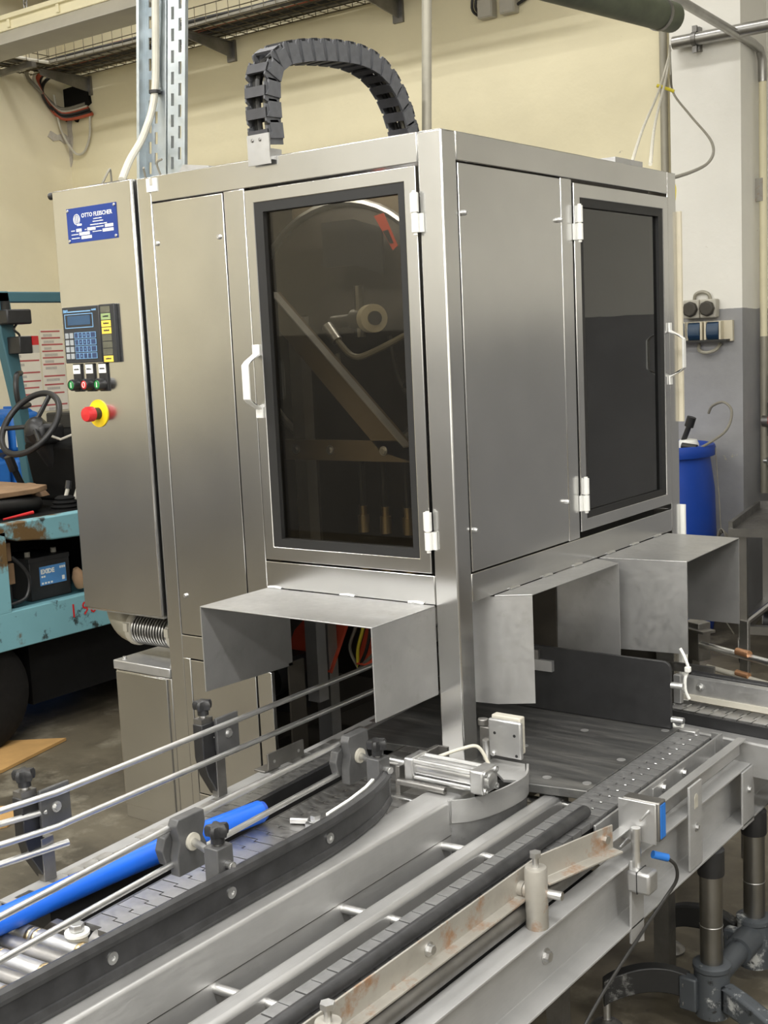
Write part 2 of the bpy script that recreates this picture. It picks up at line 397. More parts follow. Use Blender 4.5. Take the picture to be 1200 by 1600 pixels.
# ================================================================== MACHINE CABINET
mc = thing('machine_cabinet', 'large brushed stainless machine cabinet with two smoked glass doors', 'machine', (-0.47, 0.6, 0))
XL, ZT, YB = -0.943, 2.068, 1.217
D = 0.06
def rail(n, x0, x1, y0, y1, z0, z1, lab=None, m='panel', bev=0.002): return part(n, B().box(x0, x1, y0, y1, z0, z1), m, mc, lab, bev)
# posts
rail('corner_post', -0.063, 0.0, 0.0, 0.058, 0.0, ZT, bev=0.004)
rail('post', XL, -0.892, 0.0, D, 0.0, ZT)
rail('post', -0.640, -0.572, 0.0, D, 0.875, 2.004)
rail('post', -D, 0.0, 0.5235, 0.580, 1.097, 2.005)
rail('post', -D, 0.0, 1.159, YB, 0.0, ZT)
rail('post', XL, XL + D, YB - D, YB, 0.0, ZT)
# rails of the front face
rail('top_rail', -0.892, -0.063, 0.0, D, 2.004, ZT)
rail('rail', -0.572, -0.063, 0.0, D, 1.030, 1.097)
rail('rail', -0.892, -0.572, 0.0, D, 0.812, 0.875)
rail('post', -0.892, -0.866, 0.0, D, 0.30, 0.812)
rail('rail', -0.866, -0.573, 0.0, D, 0.30, 0.437)
# rails of the right face
rail('top_rail', -D, 0.0, 0.058, 1.159, 2.006, ZT)
rail('rail', -D, 0.0, 0.058, 1.159, 1.030, 1.096)
# roof sheet, opened to let lamp light inside; closed rear and side sheets
part('open_roof_sheet', B().frame('z', (XL + .002, -0.003, 0.004, YB - .003), (XL + .05, -0.07, 0.07, YB - .07), ZT - 0.012, ZT - 0.001), 'hood', mc)
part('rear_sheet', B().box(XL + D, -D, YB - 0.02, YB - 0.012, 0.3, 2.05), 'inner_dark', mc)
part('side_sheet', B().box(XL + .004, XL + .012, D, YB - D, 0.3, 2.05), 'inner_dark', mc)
def panel(x0, x1, z0, z1, screws):
    p = part('panel', B().box(x0 + .003, x1 - .003, -0.0005, 0.012, z0 + .003, z1 - .003), 'panel', mc, bev=0.0015)
    for sx, sz in screws: part('screw', screw((sx, -0.0005, sz), 'y', -1), 'bright', p)
    return p
panel(-0.892, -0.640, 0.875, 2.004, [(-0.880, 1.900), (-0.661, 1.898), (-0.864, 0.984), (-0.655, 0.984)])
panel(-0.866, -0.628, 0.437, 0.812, [])
panel(-0.628, -0.573, 0.437, 0.812, [])
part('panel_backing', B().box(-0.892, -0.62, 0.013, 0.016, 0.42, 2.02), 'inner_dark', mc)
rp = part('panel', B().box(-0.012, 0.0008, 0.061, 0.5205, 1.100, 2.002), 'panel', mc, bev=0.0015)
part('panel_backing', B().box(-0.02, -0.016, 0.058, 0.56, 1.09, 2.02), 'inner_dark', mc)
for y, z in ((0.073, 1.895), (0.506, 1.901), (0.070, 1.195), (0.503, 1.203)):
    part('screw', screw((0.0008, y, z), 'x', 1, 0.006, 0.012), 'bright', rp)

# front door
fd = part('door', B().frame('y', (-0.568, -0.068, 1.102, 1.998), (-0.540, -0.099, 1.135, 1.967), -0.003, 0.03), 'panel', mc, 'framed door of the front face', bev=0.0015)
part('gasket', B().frame('y', (-0.540, -0.099, 1.135, 1.967), (-0.514, -0.117, 1.156, 1.944), -0.001, 0.022), 'gasket', fd)
part('glass_pane', B().box(-0.516, -0.115, 0.012, 0.016, 1.154, 1.946), 'glass_a', fd, 'smoked glass pane', smooth=0)
def strap_handle(c, ax, half, reach, w, t):
    """flat bow handle: feet along z, standing off along -y (ax 'y') or +x (ax 'x')"""
    pr = [(-half - .026, 0), (-half, 0), (-half + .012, reach * .75), (-half + .022, reach), (half - .022, reach), (half - .012, reach * .75), (half, 0), (half + .026, 0)]
    inn = [(half + .026, t), (half + .004 - .0, t), (half - .012, reach * .75 + t * .8), (half - .022, reach + t), (-half + .022, reach + t), (-half + .012, reach * .75 + t * .8), (-half - .004, t), (-half - .026, t)]
    poly = [(o, z) for z, o in pr + inn]
    b = B()
    if ax == 'y': b.prism([(-o, z) for o, z in poly], 'x', -w / 2, w / 2)
    else: b.prism([(o, z) for o, z in poly], 'y', -w / 2, w / 2)
    b.xf(Matrix.Translation(Vector(c))); return b
hn = part('handle', strap_handle((-0.557, -0.0035, 1.543), 'y', 0.063, 0.042, 0.022, 0.005), 'handle', fd, 'white enamelled bow handle', bev=0.001)
def hinge(c, ax):
    b = B(); x, y, z = c
    if ax == 'y':
        b.cyl((x, y - .012, z - .042), (x, y - .012, z - .002), .0085, 12); b.cyl((x, y - .012, z + .001), (x, y - .012, z + .042), .0085, 12)
        b.box(x - .003, x + .016, y - .006, y, z - .042, z - .002); b.box(x - .016, x + .003, y - .006, y, z + .001, z + .042)
        b.cyl((x, y - .012, z - .048), (x, y - .012, z + .046), .005, 10)
    else:
        b.cyl((x + .012, y, z - .042), (x + .012, y, z - .002), .0085, 12); b.cyl((x + .012, y, z + .001), (x + .012, y, z + .042), .0085, 12)
        b.box(x, x + .006, y - .016, y + .003, z - .042, z - .002); b.box(x, x + .006, y - .003, y + .016, z + .001, z + .042)
        b.cyl((x + .012, y, z - .048), (x + .012, y, z + .046), .005, 10)
    return b
for z in (1.898, 1.200): part('hinge', hinge((-0.066, -0.001, z), 'y'), 'handle', fd)
# right door
rd = part('door', B().frame('x', (0.585, 1.154, 1.113, 1.997), (0.617, 1.119, 1.144, 1.962), -0.03, 0.003), 'panel', mc, 'framed door of the right face', bev=0.0015)
part('gasket', B().frame('x', (0.617, 1.119, 1.144, 1.962), (0.634, 1.092, 1.161, 1.940), -0.022, 0.001), 'gasket', rd)
part('glass_pane', B().box(-0.012, -0.008, 0.632, 1.094, 1.159, 1.942), 'glass_b', rd, 'dark smoked glass pane', smooth=0)
part('handle', strap_handle((0.0035, 1.150, 1.552), 'x', 0.063, 0.042, 0.018, 0.005), 'handle', rd, 'white enamelled bow handle', bev=0.001)
for z in (1.898, 1.210): part('hinge', hinge((0.001, 0.594, z), 'x'), 'handle', rd)
# small badge on the top rail
bd = part('badge', B().box(-0.902, -0.866, -0.004, 0, 2.030, 2.063), 'white', mc, 'small white badge')
part('badge_mark', B().box(-0.889, -0.879, -0.0048, -0.004, 2.045, 2.063), 'greypaint', bd)

# hoods
TK = 0.003
h = part('hood', B().box(-0.572, -0.064, -0.238, 0.0, 1.026, 1.029), 'hood', mc, 'sheet hood over the front opening', bev=0.001)
part('hood_cheek', B().prism([(-0.238, 1.026), (0.075, 1.026), (0.075, 0.812), (-0.238, 0.822)], 'x', -0.572, -0.569), 'hood', h)
part('hood_cheek', B().prism([(-0.238, 1.026), (-0.001, 1.026), (-0.001, 0.822), (-0.238, 0.822)], 'x', -0.067, -0.064), 'hood', h)
for x in (-0.545, -0.315, -0.115): part('weld', B().tube([(x - .022, -0.001, 1.031), (x, -0.002, 1.033), (x + .022, -0.001, 1.031)], .004, 6), 'bright', h)
h = part('hood', B().prism([(0.0, 0.150), (0.075, 0.196), (0.082, 0.633), (0.0, 0.668)], 'z', 1.026, 1.029), 'hood', mc, 'narrow sheet hood over the right opening', bev=0.001)
part('hood_cheek', B().add([(-0.10, 0.135, 1.026), (0.0, 0.150, 1.026), (0.075, 0.196, 1.026), (0.075, 0.196, 0.768), (0.0, 0.150, 0.768), (-0.10, 0.135, 0.768), (-0.10, 0.138, 1.026), (0.0, 0.153, 1.026), (0.073, 0.199, 1.026), (0.073, 0.199, 0.768), (0.0, 0.153, 0.768), (-0.10, 0.138, 0.768)],
     [(0, 1, 4, 5), (1, 2, 3, 4), (6, 11, 10, 7), (7, 10, 9, 8), (0, 6, 7, 1), (1, 7, 8, 2), (2, 8, 9, 3), (3, 9, 10, 4), (4, 10, 11, 5), (5, 11, 6, 0)]), 'hood', h)
part('hood_cheek', B().prism([(-0.17, 0.625), (0.082, 0.630), (0.082, 0.633), (-0.17, 0.628)], 'z', 0.780, 1.026), 'hood', h)
for y in (0.24, 0.40, 0.56): part('weld', B().tube([(0.001, y - .022, 1.031), (0.002, y, 1.033), (0.001, y + .022, 1.031)], .004, 6), 'bright', h)
h = part('hood', B().prism([(0.0, 0.683), (0.234, 0.714), (0.222, 1.110), (0.0, 1.120)], 'z', 1.026, 1.029), 'hood', mc, 'deep sheet hood over the right opening', bev=0.001)
part('hood_cheek', B().prism([(-0.1, 0.669), (0.234, 0.713), (0.234, 0.716), (-0.1, 0.672)], 'z', 0.784, 1.026), 'hood', h)
part('hood_cheek', B().prism([(0.0, 1.107), (0.222, 1.107), (0.222, 1.110), (0.0, 1.110)], 'z', 0.780, 1.026), 'hood', h)
for y in (0.75, 0.9, 1.05): part('weld', B().tube([(0.001, y - .022, 1.031), (0.002, y, 1.033), (0.001, y + .022, 1.031)], .004, 6), 'bright', h)

# works behind the glass and in the openings
part('back_plate', B().box(-0.90, -0.16, 0.56, 0.57, 1.32, 2.03), 'inner', mc)
part('lower_shroud', B().box(-0.90, -0.10, 0.62, 0.63, 0.62, 1.32), 'inner_dark', mc)
part('cross_band', B().box(-0.90, -0.20, 0.545, 0.56, 1.50, 1.765), 'inner', mc)
db = part('diagonal_beam', B().prism([(-0.655, 1.765), (-0.252, 1.372), (-0.252, 1.33), (-0.345, 1.355), (-0.655, 1.665)], 'y', 0.195, 0.205), 'inner', mc)
part('beam_lip', B().prism([(-0.655, 1.765), (-0.252, 1.372), (-0.252, 1.368), (-0.655, 1.761)], 'y', 0.165, 0.205), 'hood', db)
hb = part('cross_beam', B().box(-0.66, -0.12, 0.195, 0.205, 1.330, 1.382), 'inner', mc)
for x in (-0.62, -0.505, -0.335): part('bolt', hexbolt((x, 0.195, 1.357), 'y', -1, .008), 'bright', hb)
part('column', B().box(-0.665, -0.625, 0.24, 0.28, 0.66, 1.70), 'hood', mc)
part('wheel_disc', B().lathe([(0.05, -.01), (0.335, -.01), (0.35, 0), (0.35, .012), (0.05, .012)], (-0.645, 0.47, 1.66), 'y', 48), 'inner_dark', mc)
part('wheel_rim', B().tube([(-0.645 + .345 * math.cos(2 * PI * k / 48), 0.46, 1.66 + .345 * math.sin(2 * PI * k / 48)) for k in range(48)], .012, 8, closed=True), 'rod', mc)
part('dark_arm', B().sweep([(-.004, -.06), (.004, -.06), (.004, .06), (-.004, .06)], [(-0.66, .40, 1.89), (-0.55, .40, 1.89), (-0.46, .40, 1.86)]), 'black', mc)
part('warning_sticker', B().prism([(-0.445, 1.945), (-0.415, 1.95), (-0.375, 1.865), (-0.39, 1.855)], 'y', 0.347, 0.350), 'orange', mc, 'orange warning sticker')
part('sticker_print', B().prism([(-0.418, 1.905), (-0.402, 1.907), (-0.386, 1.872), (-0.398, 1.872)], 'y', 0.345, 0.347), 'black', mc)
gv = part('valve', B().cyl((-0.49, .30, 1.685), (-0.435, .30, 1.685), .027, 16).cyl((-0.47, .30, 1.64), (-0.47, .30, 1.77), .014, 10).cyl((-0.56, .30, 1.682), (-0.49, .30, 1.685), .016, 12), 'dullsteel', mc)
part('dial', B().cyl((-0.435, .295, 1.685), (-0.405, .275, 1.685), .036, 20), 'beige', gv)
part('dial_hub', B().cyl((-0.405, .275, 1.685), (-0.398, .27, 1.685), .018, 14), 'black', gv)
part('rating_plate', B().box(-0.575, -0.535, 0.535, 0.545, 1.70, 1.77), 'beige', mc, 'pale rating plate')
part('hose', B().tube(bez([(-0.535, .25, 1.665), (-0.50, .245, 1.63), (-0.45, .24, 1.592), (-0.39, .24, 1.60), (-0.25, .27, 1.66)]), .008, 8), 'cable', mc)
part('hose_coupling', B().cyl((-0.54, .25, 1.672), (-0.505, .246, 1.632), .015, 12), 'bright', mc)
for k, pts in enumerate(([(-.40, .33, 1.64), (-.37, .33, 1.52), (-.29, .33, 1.44), (-.2, .33, 1.43)], [(-.36, .35, 1.66), (-.34, .34, 1.5), (-.3, .34, 1.40), (-.22, .35, 1.36)], [(-.26, .35, 1.68), (-.30, .33, 1.56), (-.36, .33, 1.5), (-.26, .33, 1.46)], [(-.55, .3, 1.6), (-.53, .3, 1.5), (-.46, .3, 1.45)])):
    part('hose', B().tube(bez(pts), .007, 7), 'cable' if k % 2 else 'cable_dark', mc)
for x in (-0.49, -0.417, -0.345):
    nz = part('nozzle', B().cyl((x, .3, 1.13), (x, .3, 1.175), .015, 14).cyl((x, .3, 1.175), (x, .3, 1.20), .010, 12), 'brass', mc)
    part('nozzle_stem', B().cyl((x, .3, 1.20), (x, .3, 1.33), .009, 10), 'black', nz)
part('switch_box', B().box(-.30, -.25, .4, .44, 1.42, 1.50), 'orange', mc)
# inside the lower opening
part('guard_plate', B().prism([(-0.86, 0.80), (-0.78, 0.93), (-0.68, 0.93), (-0.68, 0.69), (-0.77, 0.69), (-0.86, 0.74)], 'y', 0.42, 0.43).xf(Matrix.Translation((0, .42, .80)) @ Matrix.Rotation(math.radians(-35), 4, 'X') @ Matrix.Translation((0, -.42, -.80))), 'orange', mc, 'orange guard plate')
part('guard_plate', B().box(-0.66, -0.60, .50, .51, .70, .92).xf(Matrix.Translation((0, .5, .80)) @ Matrix.Rotation(math.radians(-30), 4, 'X') @ Matrix.Translation((0, -.5, -.80))), 'orange', mc, 'orange guard plate')
part('inner_post', B().box(-0.735, -0.685, .36, .40, .45, .93), 'hood', mc)
part('inner_rail', B().box(-0.735, -0.30, .36, .40, .885, .93), 'hood', mc)
part('motor', B().cyl((-0.42, .50, .74), (-0.42, .80, .74), .06, 20).cyl((-0.42, .47, .74), (-0.42, .50, .74), .045, 18).box(-.45, -.39, .55, .7, .79, .83), 'black', mc)
part('motor_box', B().box(-.50, -.40, .44, .52, .80, .84), 'hood', mc)
for k in range(4): part('cable', B().tube(bez([(-.66 + .02 * k, .46, .93), (-.65 + .025 * k, .45, .84), (-.68 + .03 * k, .45, .76), (-.66, .46, .70)]), .005, 6), ('cable', 'yg', 'cable_dark', 'cable')[k], mc)
part('gearbox', B().box(-.86, -.76, .28, .36, .60, .76).cyl((-.81, .24, .70), (-.81, .28, .70), .05, 16), 'black', mc)
part('lower_wall', B().box(-0.575, -0.569, D, 0.12, 0.30, 0.82), 'inner_dark', mc)
part('machine_bed', B().box(-0.93, -0.07, 0.10, 1.19, 0.44, 0.46), 'inner_dark', mc)

# ================================================================== CONTROL CABINET
cc = thing('control_cabinet', 'tall stainless control cabinet with blue nameplate, keypad and buttons', 'cabinet', (-1.1, 0.1, 0.918))
YF = -0.0125
part('body', B().box(-1.262, -0.951, 0.008, 0.26, 0.925, 2.066), 'panel', cc)
part('door', B().box(-1.264, -0.950, YF, 0.006, 0.918, 2.069), 'panel', cc, bev=0.003)
part('lock', B().cyl((-1.268, 0.0, 2.06), (-1.285, 0.0, 2.06), 0.010, 12), 'black', cc)
npl = part('nameplate', B().box(-1.207, -1.010, YF - .002, YF, 1.926, 2.017), 'plate_blue', cc, 'blue maker nameplate with white lettering')
for x in (-1.201, -1.016):
    for z in (1.932, 2.011): part('screw', screw((x, YF - .002, z), 'y', -1, .004, .003), 'bright', npl)
X, U_ = (1, 0, 0), (0, 0, 1)
yt = YF - .0022
text('lettering', 'OTTO FLEISCHER', .0155, (-1.147, yt, 1.9895), X, U_, 'white', npl, bold=.0001)
def scribble(x0, x1, z, h, y):
    b = B(); x = x0
    while x < x1 - .001:
        w = random.uniform(.002, .0045); b.box(x, min(x + w, x1), y - .0005, y, z, z + h * random.choice((.8, 1, 1))); x += w + .0008
    return b
for x0, x1, z in ((-1.100, -1.066, 1.981), (-1.103, -1.062, 1.974), (-1.114, -1.048, 1.966)):
    part('small_print', scribble(x0, x1, z + .0006, .0024, yt), 'white', npl, kind='stuff')
em = B()
for k in range(7): em.box(-1.178 + .0035 * k, -1.1768 + .0035 * k, yt - .0006, yt, 1.975 + abs(k - 3) * .0016, 1.999 - abs(k - 3) * .0022)
em.box(-1.166, -1.148, yt - .0006, yt, 1.9695, 1.9745)
em.tube([(-1.167 + .0125 * math.cos(PI * k / 10), yt, 1.9865 + .0135 * math.sin(PI * k / 10)) for k in range(20)], .0008, 5, closed=True)
part('emblem', em, 'white', npl, 'round white emblem')
for x0, x1, z in ((-1.192, -1.176, 1.956), (-1.137, -1.130, 1.956), (-1.092, -1.062, 1.959), (-1.192, -1.164, 1.946), (-1.106, -1.070, 1.948), (-1.192, -1.158, 1.936)):
    part('small_print', scribble(x0, x1, z + .0006, .0022, yt), 'white', npl, kind='stuff')
fl = B()
for x0, x1, z in ((-1.171, -1.150, 1.954), (-1.126, -1.094, 1.954), (-1.056, -1.024, 1.957), (-1.160, -1.118, 1.944), (-1.066, -1.024, 1.946), (-1.152, -1.111, 1.934)):
    fl.box(x0, x1, yt - .0006, yt, z, z + .0078)
part('blank_field', fl, 'white', npl)
# keypad
kp = part('keypad', B().box(-1.246, -1.096, YF - .012, YF, 1.606, 1.757), 'keypad', cc, 'dark operator keypad with unlit display', bev=.002)
yk = YF - .0122
part('display', B().box(-1.225, -1.132, yk - .0006, yk, 1.708, 1.733), 'lcd', kp)
part('display_frame', B().frame('y', (-1.236, -1.121, 1.700, 1.738), (-1.234, -1.123, 1.702, 1.736), yk - .0006, yk), 'print_blue', kp)
part('print_line', B().box(-1.222, -1.128, yk - .0005, yk, 1.7425, 1.7455), 'print_blue', kp)
text('lettering', 'B&R', .011, (-1.240, yk, 1.7425), X, U_, 'print_blue', kp, bold=.0003)
part('small_print', scribble(-1.124, -1.106, 1.744, .005, yk), 'print_blue', kp, kind='stuff')
gk = [['', '', 'ESC', '7', '8', '9', 'T'], ['', '', 'A', '4', '5', '6', '<'], ['', '', 'F', '1', '2', '3', '>'], ['', '', '-', '0', '.', '+', 'E']]
for r in range(4):
    for c in range(7):
        x0 = -1.238 + (c * .0185 if c < 2 else .039 + (c - 2) * .0163); w = .014 if c < 2 else (.0145 if c < 6 else .020)
        z0 = 1.673 - r * .0185
        k = part('key', B().box(x0, x0 + w, yk - .0016, yk, z0, z0 + .0145), 'key_grey' if c < 2 else 'key', kp)
        if gk[r][c].isdigit():
            text('key_print', gk[r][c], .0075, (x0 + w / 2, yk - .0018, z0 + .0045), X, U_, 'print_blue', k, 'CENTER', .0003)
ol = B()
for r in range(4):
    for c in range(2, 7):
        x0 = -1.238 + .039 + (c - 2) * .0163; w = .0145 if c < 6 else .020; z0 = 1.673 - r * .0185
        ol.frame('y', (x0 - .0006, x0 + w + .0006, z0 - .0006, z0 + .0151), (x0 + .0005, x0 + w - .0005, z0 + .0005, z0 + .014), yk - .0018, yk)
part('key_outline', ol, 'print_blue', kp)
ks = part('label_holder', B().box(-1.095, -1.036, YF - .011, YF, 1.604, 1.758), 'keypad', cc, 'dark label strip beside the keypad', bev=.0015)
for k, (mt, s) in enumerate((('smoke', ''), ('green_tag', 'Betrieb'), ('yellow_tag', 'Halt'), ('yellow_tag', 'Motor'), ('smoke', ''), ('smoke', ''), ('smoke', ''), ('yellow_tag', 'Netz'))):
    z0 = 1.736 - k * .0186
    t = part('label_slip', B().box(-1.089, -1.052, YF - .0118, YF - .011, z0, z0 + .0165), mt, ks, smooth=0)
    if s: part('label_print', scribble(-1.081, -1.060, z0 + .007, .004, YF - .0118), 'keypad', t, kind='stuff')
# push buttons
for k, (x, mt, s, lab) in enumerate(((-1.212, 'green', 'Ein', 'green push button, first from the left'), (-1.160, 'red', 'Aus', 'red push button'), (-1.107, 'green', 'Start', 'green push button, next to the red one'))):
    bt = part('push_button', B().box(x - .014, x + .018, YF - .006, YF, 1.528, 1.604), 'black', cc, lab, bev=.001)
    part('button_collar', B().lathe([(.016, 0), (.016, -.020), (.0135, -.024), (.0125, -.024), (.0125, -.018)], (x + .001, YF - .006, 1.547), 'y', 18), 'black', bt)
    cp = part('button_cap', B().lathe([(.012, 0), (.012, -.022), (.010, -.0235)], (x + .001, YF - .006, 1.547), 'y', 18), mt, bt)
    pm = B()
    if mt == 'red': pm.tube([(x + .001 + .005 * math.cos(PI * q / 8), YF - .0297, 1.547 + .007 * math.sin(PI * q / 8)) for q in range(16)], .0009, 5, closed=True)
    else: pm.box(x, x + .002, YF - .0302, YF - .0290, 1.540, 1.554)
    part('button_mark', pm, 'white', bt)
    lp = part('label_plate', B().box(x - .012, x + .016, YF - .0072, YF - .006, 1.577, 1.601), 'white', bt)
    part('label_print', scribble(x - .008, x + .012, 1.587, .004, YF - .0072), 'keypad', lp, kind='stuff')
es = part('emergency_stop', B().cyl((-1.140, YF - .003, 1.468), (-1.140, YF, 1.468), .0375, 28), 'yellow', cc, 'red emergency stop knob on a yellow disc')
part('knob_stem', B().cyl((-1.140, YF - .022, 1.468), (-1.140, YF - .003, 1.468), .0165, 18), 'black', es)
part('stop_knob', B().lathe([(.016, -.020), (.0205, -.024), (.0205, -.042), (.018, -.047), (.0, -.049)], (-1.140, YF, 1.468), 'y', 22), 'red', es)
part('bottom_edge', B().box(-1.262, -0.952, -.004, .26, .912, .918), 'hood', cc)

# lower box on the left of the machine
lb = thing('side_box', 'low stainless box beside the machine below the corrugated hose', 'box', (-1.05, 0.1, 0.312))
part('lid', B().box(-1.173, -0.945, -0.003, 0.30, 0.747, 0.774), 'hood', lb, bev=.003)
part('body', B().box(-1.168, -0.946, 0.002, 0.29, 0.312, 0.745), 'panel', lb, bev=.002)
part('front_panel', B().box(-1.165, -0.962, -0.002, 0.0025, 0.352, 0.742), 'panel', lb, bev=.001)
for x in (-1.150, -0.958): part('screw', hexbolt((x, .02, .774), 'z', 1, .005, .005), 'bright', lb)
for x in (-1.14, -0.97):
    part('foot', B().cyl((x, .22, 0.0), (x, .22, 0.03), .03, 14).cyl((x, .22, .03), (x, .22, .312), .012, 10), 'dullsteel', lb)

# corrugated hose and its elbow below the control cabinet
fx = thing('corrugated_hose', 'grey corrugated hose with clamps below the control cabinet', 'hose', (-1.1, 0.12, 0.84))
part('bellows', B().cyl((-1.175, 0.10, 0.845), (-1.0, 0.10, 0.845), .038, 24), 'cable_dark', fx)  # dark core puts the groove shade between the rings into colour
ring0 = part('bellows_ring', B().lathe([(.036, -.0035), (.043, -.0025), (.0455, 0), (.043, .0025), (.036, .0035)], (0, 0.10, 0.845), 'x', 28), 'pipe', fx)
rx0 = Vector(ring0.location)
for k in range(13):
    if k == 0: ring0.location = (-1.155, 0, 0)
    else: clone(ring0, fx, (-1.155 + .0112 * k, 0, 0))
for x in (-1.178, -1.012):
    c = part('clamp_ring', B().lathe([(.047, 0), (.050, .002), (.050, .018), (.047, .020)], (x, 0.10, 0.845), 'x', 26), 'greypaint', fx)
    part('clamp_lug', B().box(x + .002, x + .018, 0.045, 0.062, .845, .868), 'greypaint', c)
part('elbow', B().tube([(-1.235 - .0 + .06 * math.cos(a) * 0 + (-.0) + (.058 * (1 - math.cos(a)) if True else 0) - .0, 0.10, 0.845 + .058 - .058 * math.sin(a)) for a in [PI / 2 * k / 8 for k in range(9)]] + [(-1.17, 0.10, .845)], .046, 22), 'pipe_grey', fx)
part('collar', B().cyl((-1.235, .10, .90), (-1.235, .10, .912), .056, 22), 'pipe_grey', fx)
part('flange', B().cyl((-.992, .10, .845), (-.945, .10, .845), .052, 24), 'pipe_grey', fx)

# ================================================================== ON TOP OF THE MACHINE
# energy chain
ec = thing('cable_carrier', 'dark grey plastic cable carrier chain arching over the machine roof', 'cable carrier', (-0.5, 0.3, ZT))
path = bez([(0.015, 2.062), (0.012, 2.16), (0.014, 2.245), (0.040, 2.298), (0.11, 2.325), (0.23, 2.344), (0.36, 2.352), (0.46, 2.335), (0.54, 2.275), (0.59, 2.19), (0.605, 2.10), (0.605, 2.05)], 12) if False else None
P2 = bez([(0, 0.016, 2.10), (0, 0.010, 2.18), (0, 0.016, 2.255), (0, 0.052, 2.302), (0, 0.14, 2.328), (0, 0.26, 2.346), (0, 0.38, 2.350), (0, 0.475, 2.325), (0, 0.545, 2.262), (0, 0.585, 2.18), (0, 0.60, 2.12), (0, 0.602, 2.075)], 14)
def resample(pts, step):
    out = [pts[0]]; acc = 0
    for a, b in zip(pts, pts[1:]):
        d = (b - a).length; t = step - acc
        while t <= d:
            out.append(a + (b - a) * (t / d)); t += step
        acc = (acc + d) % step
    return out
ST = 0.0475
jp = resample(P2, ST)
xa, xb = -0.536, -0.474
proto_l = proto_b = None
for i in range(len(jp) - 1):
    a, b = jp[i], jp[i + 1]; t = (b - a).normalized(); nrm = Vector((0, -t.z, t.y))   # outward side of the loop
    Mx = Matrix(((1, 0, 0, 0), (0, t.y, nrm.y, a.y), (0, t.z, nrm.z, a.z), (0, 0, 0, 1)))
    Mx = Matrix.Translation(-Vector(ec.location)) @ Mx
    if proto_l is None:
        H = .026; proto = []
        for s0, s1, q0, q1 in ((xb - .004, xb, xb, xb + .004), (xa, xa + .004, xa - .004, xa)):
            b1 = B().prism([(-.004, -H), (ST - .006, -H), (ST + .004, -H + .012), (ST + .004, H - .014), (ST - .008, H - .014), (ST - .008, H), (.0, H), (-.004, H - .006)], 'x', s0, s1)
            b1.prism([(.010, -H - .001), (ST - .002, -H - .001), (ST - .002, H - .012), (.024, H - .012), (.010, H - .002)], 'x', q0, q1)
            proto.append(part('side_plate', b1, 'chain', ec, local=True))
        for s0, s1 in ((H - .005, H + .001), (-H - .001, -H + .005)):
            proto.append(part('crossbar', B().box(xa, xb, .008, ST - .016, s0, s1), 'chain_bar', ec, local=True))
        for o in proto: o.matrix_local = Mx
        proto_l = proto
    else:
        for o in proto_l: clone(o, ec, M=Mx)
for k, (dx, dn, mt) in enumerate(((-.022, .0, 'cable_dark'), (-.008, .006, 'cable_dark'), (.006, -.004, 'cable'), (.020, .004, 'cable_dark'))):
    pts = []
    for i in range(0, len(jp)):
        t = (jp[min(i + 1, len(jp) - 1)] - jp[max(i - 1, 0)]).normalized()
        pts.append(Vector((-.505 + dx, jp[i].y - t.z * dn, jp[i].z + t.y * dn)))
    part('cable', B().tube(pts, .0065, 7), mt, ec)
br = part('bracket', B().box(xa - .003, xb + .004, -0.014, -0.010, 2.05, 2.12).box(xb, xb + .003, -.012, .03, 2.06, 2.085), 'hood', ec, 'steel mounting bracket')
for x in (-.522, -.498): part('bolt', screw((x, -.014, 2.107), 'y', -1, .004, .003), 'dullsteel', br)

# slotted strut channels that rise to the ceiling
def slotted(b, x0, x1, y0, y1, z0, z1, cols, horiz='x', sw=.011, sl=.032, pitch=.055, stag=True):
    """plate in the x-z plane (or y-z plane) with columns of upright slots"""
    lo, hi = (x0, x1) if horiz == 'x' else (y0, y1)
    def bx(a, c, p, q):
        if horiz == 'x': b.box(a, c, y0, y1, p, q)
        else: b.box(x0, x1, a, c, p, q)
    cur = lo
    for i, cpos in enumerate(cols):
        bx(cur, cpos - sw / 2, z0, z1); cur = cpos + sw / 2
        z = z0 + (.03 if not (stag and i % 2) else .055); prev = z0
        while z + sl < z1:
            bx(cpos - sw / 2, cpos + sw / 2, prev, z); prev = z + sl; z += pitch
        bx(cpos - sw / 2, cpos + sw / 2, prev, z1)
    bx(cur, hi, z0, z1); return b
st = thing('strut_channel', 'galvanised slotted strut channel with its open side to the front, left one', 'strut', (-1.09, .24, ZT), 'ceiling struts')
part('web', slotted(B(), -1.150, -1.045, .226, .229, 2.085, 4.27, [-1.132, -1.108, -1.064]), 'galv', st)
part('flange', B().box(-1.153, -1.150, .195, .229, 2.085, 4.27).box(-1.150, -1.143, .195, .198, 2.085, 4.27), 'galv', st)
part('flange', B().box(-1.045, -1.042, .200, .229, 2.085, 4.27), 'galv', st)
part('foot_plate', B().box(-1.155, -1.035, .19, .27, 2.070, 2.085), 'dullsteel', st)
st = thing('strut_channel', 'galvanised slotted strut channel with its slotted face to the front, right one', 'strut', (-1.0, .24, ZT), 'ceiling struts')
part('web', slotted(B(), -1.031, -0.965, .195, .198, 2.085, 4.27, [-1.012, -0.984]), 'galv', st)
part('flange', B().box(-1.031, -1.028, .198, .24, 2.085, 4.27), 'galv', st)
part('flange', B().box(-0.968, -0.965, .198, .206, 2.085, 4.27), 'galv', st)
part('foot_plate', B().box(-1.028, -0.95, .19, .30, 2.068, 2.085), 'dullsteel', st)
TILT = math.radians(5.8)
for o in SC.objects:
    if o.get('group') == 'ceiling struts': o.rotation_euler = (0, TILT, 0)
for o in SC.objects:
    if o.get('group') == 'ceiling struts': del o['group']
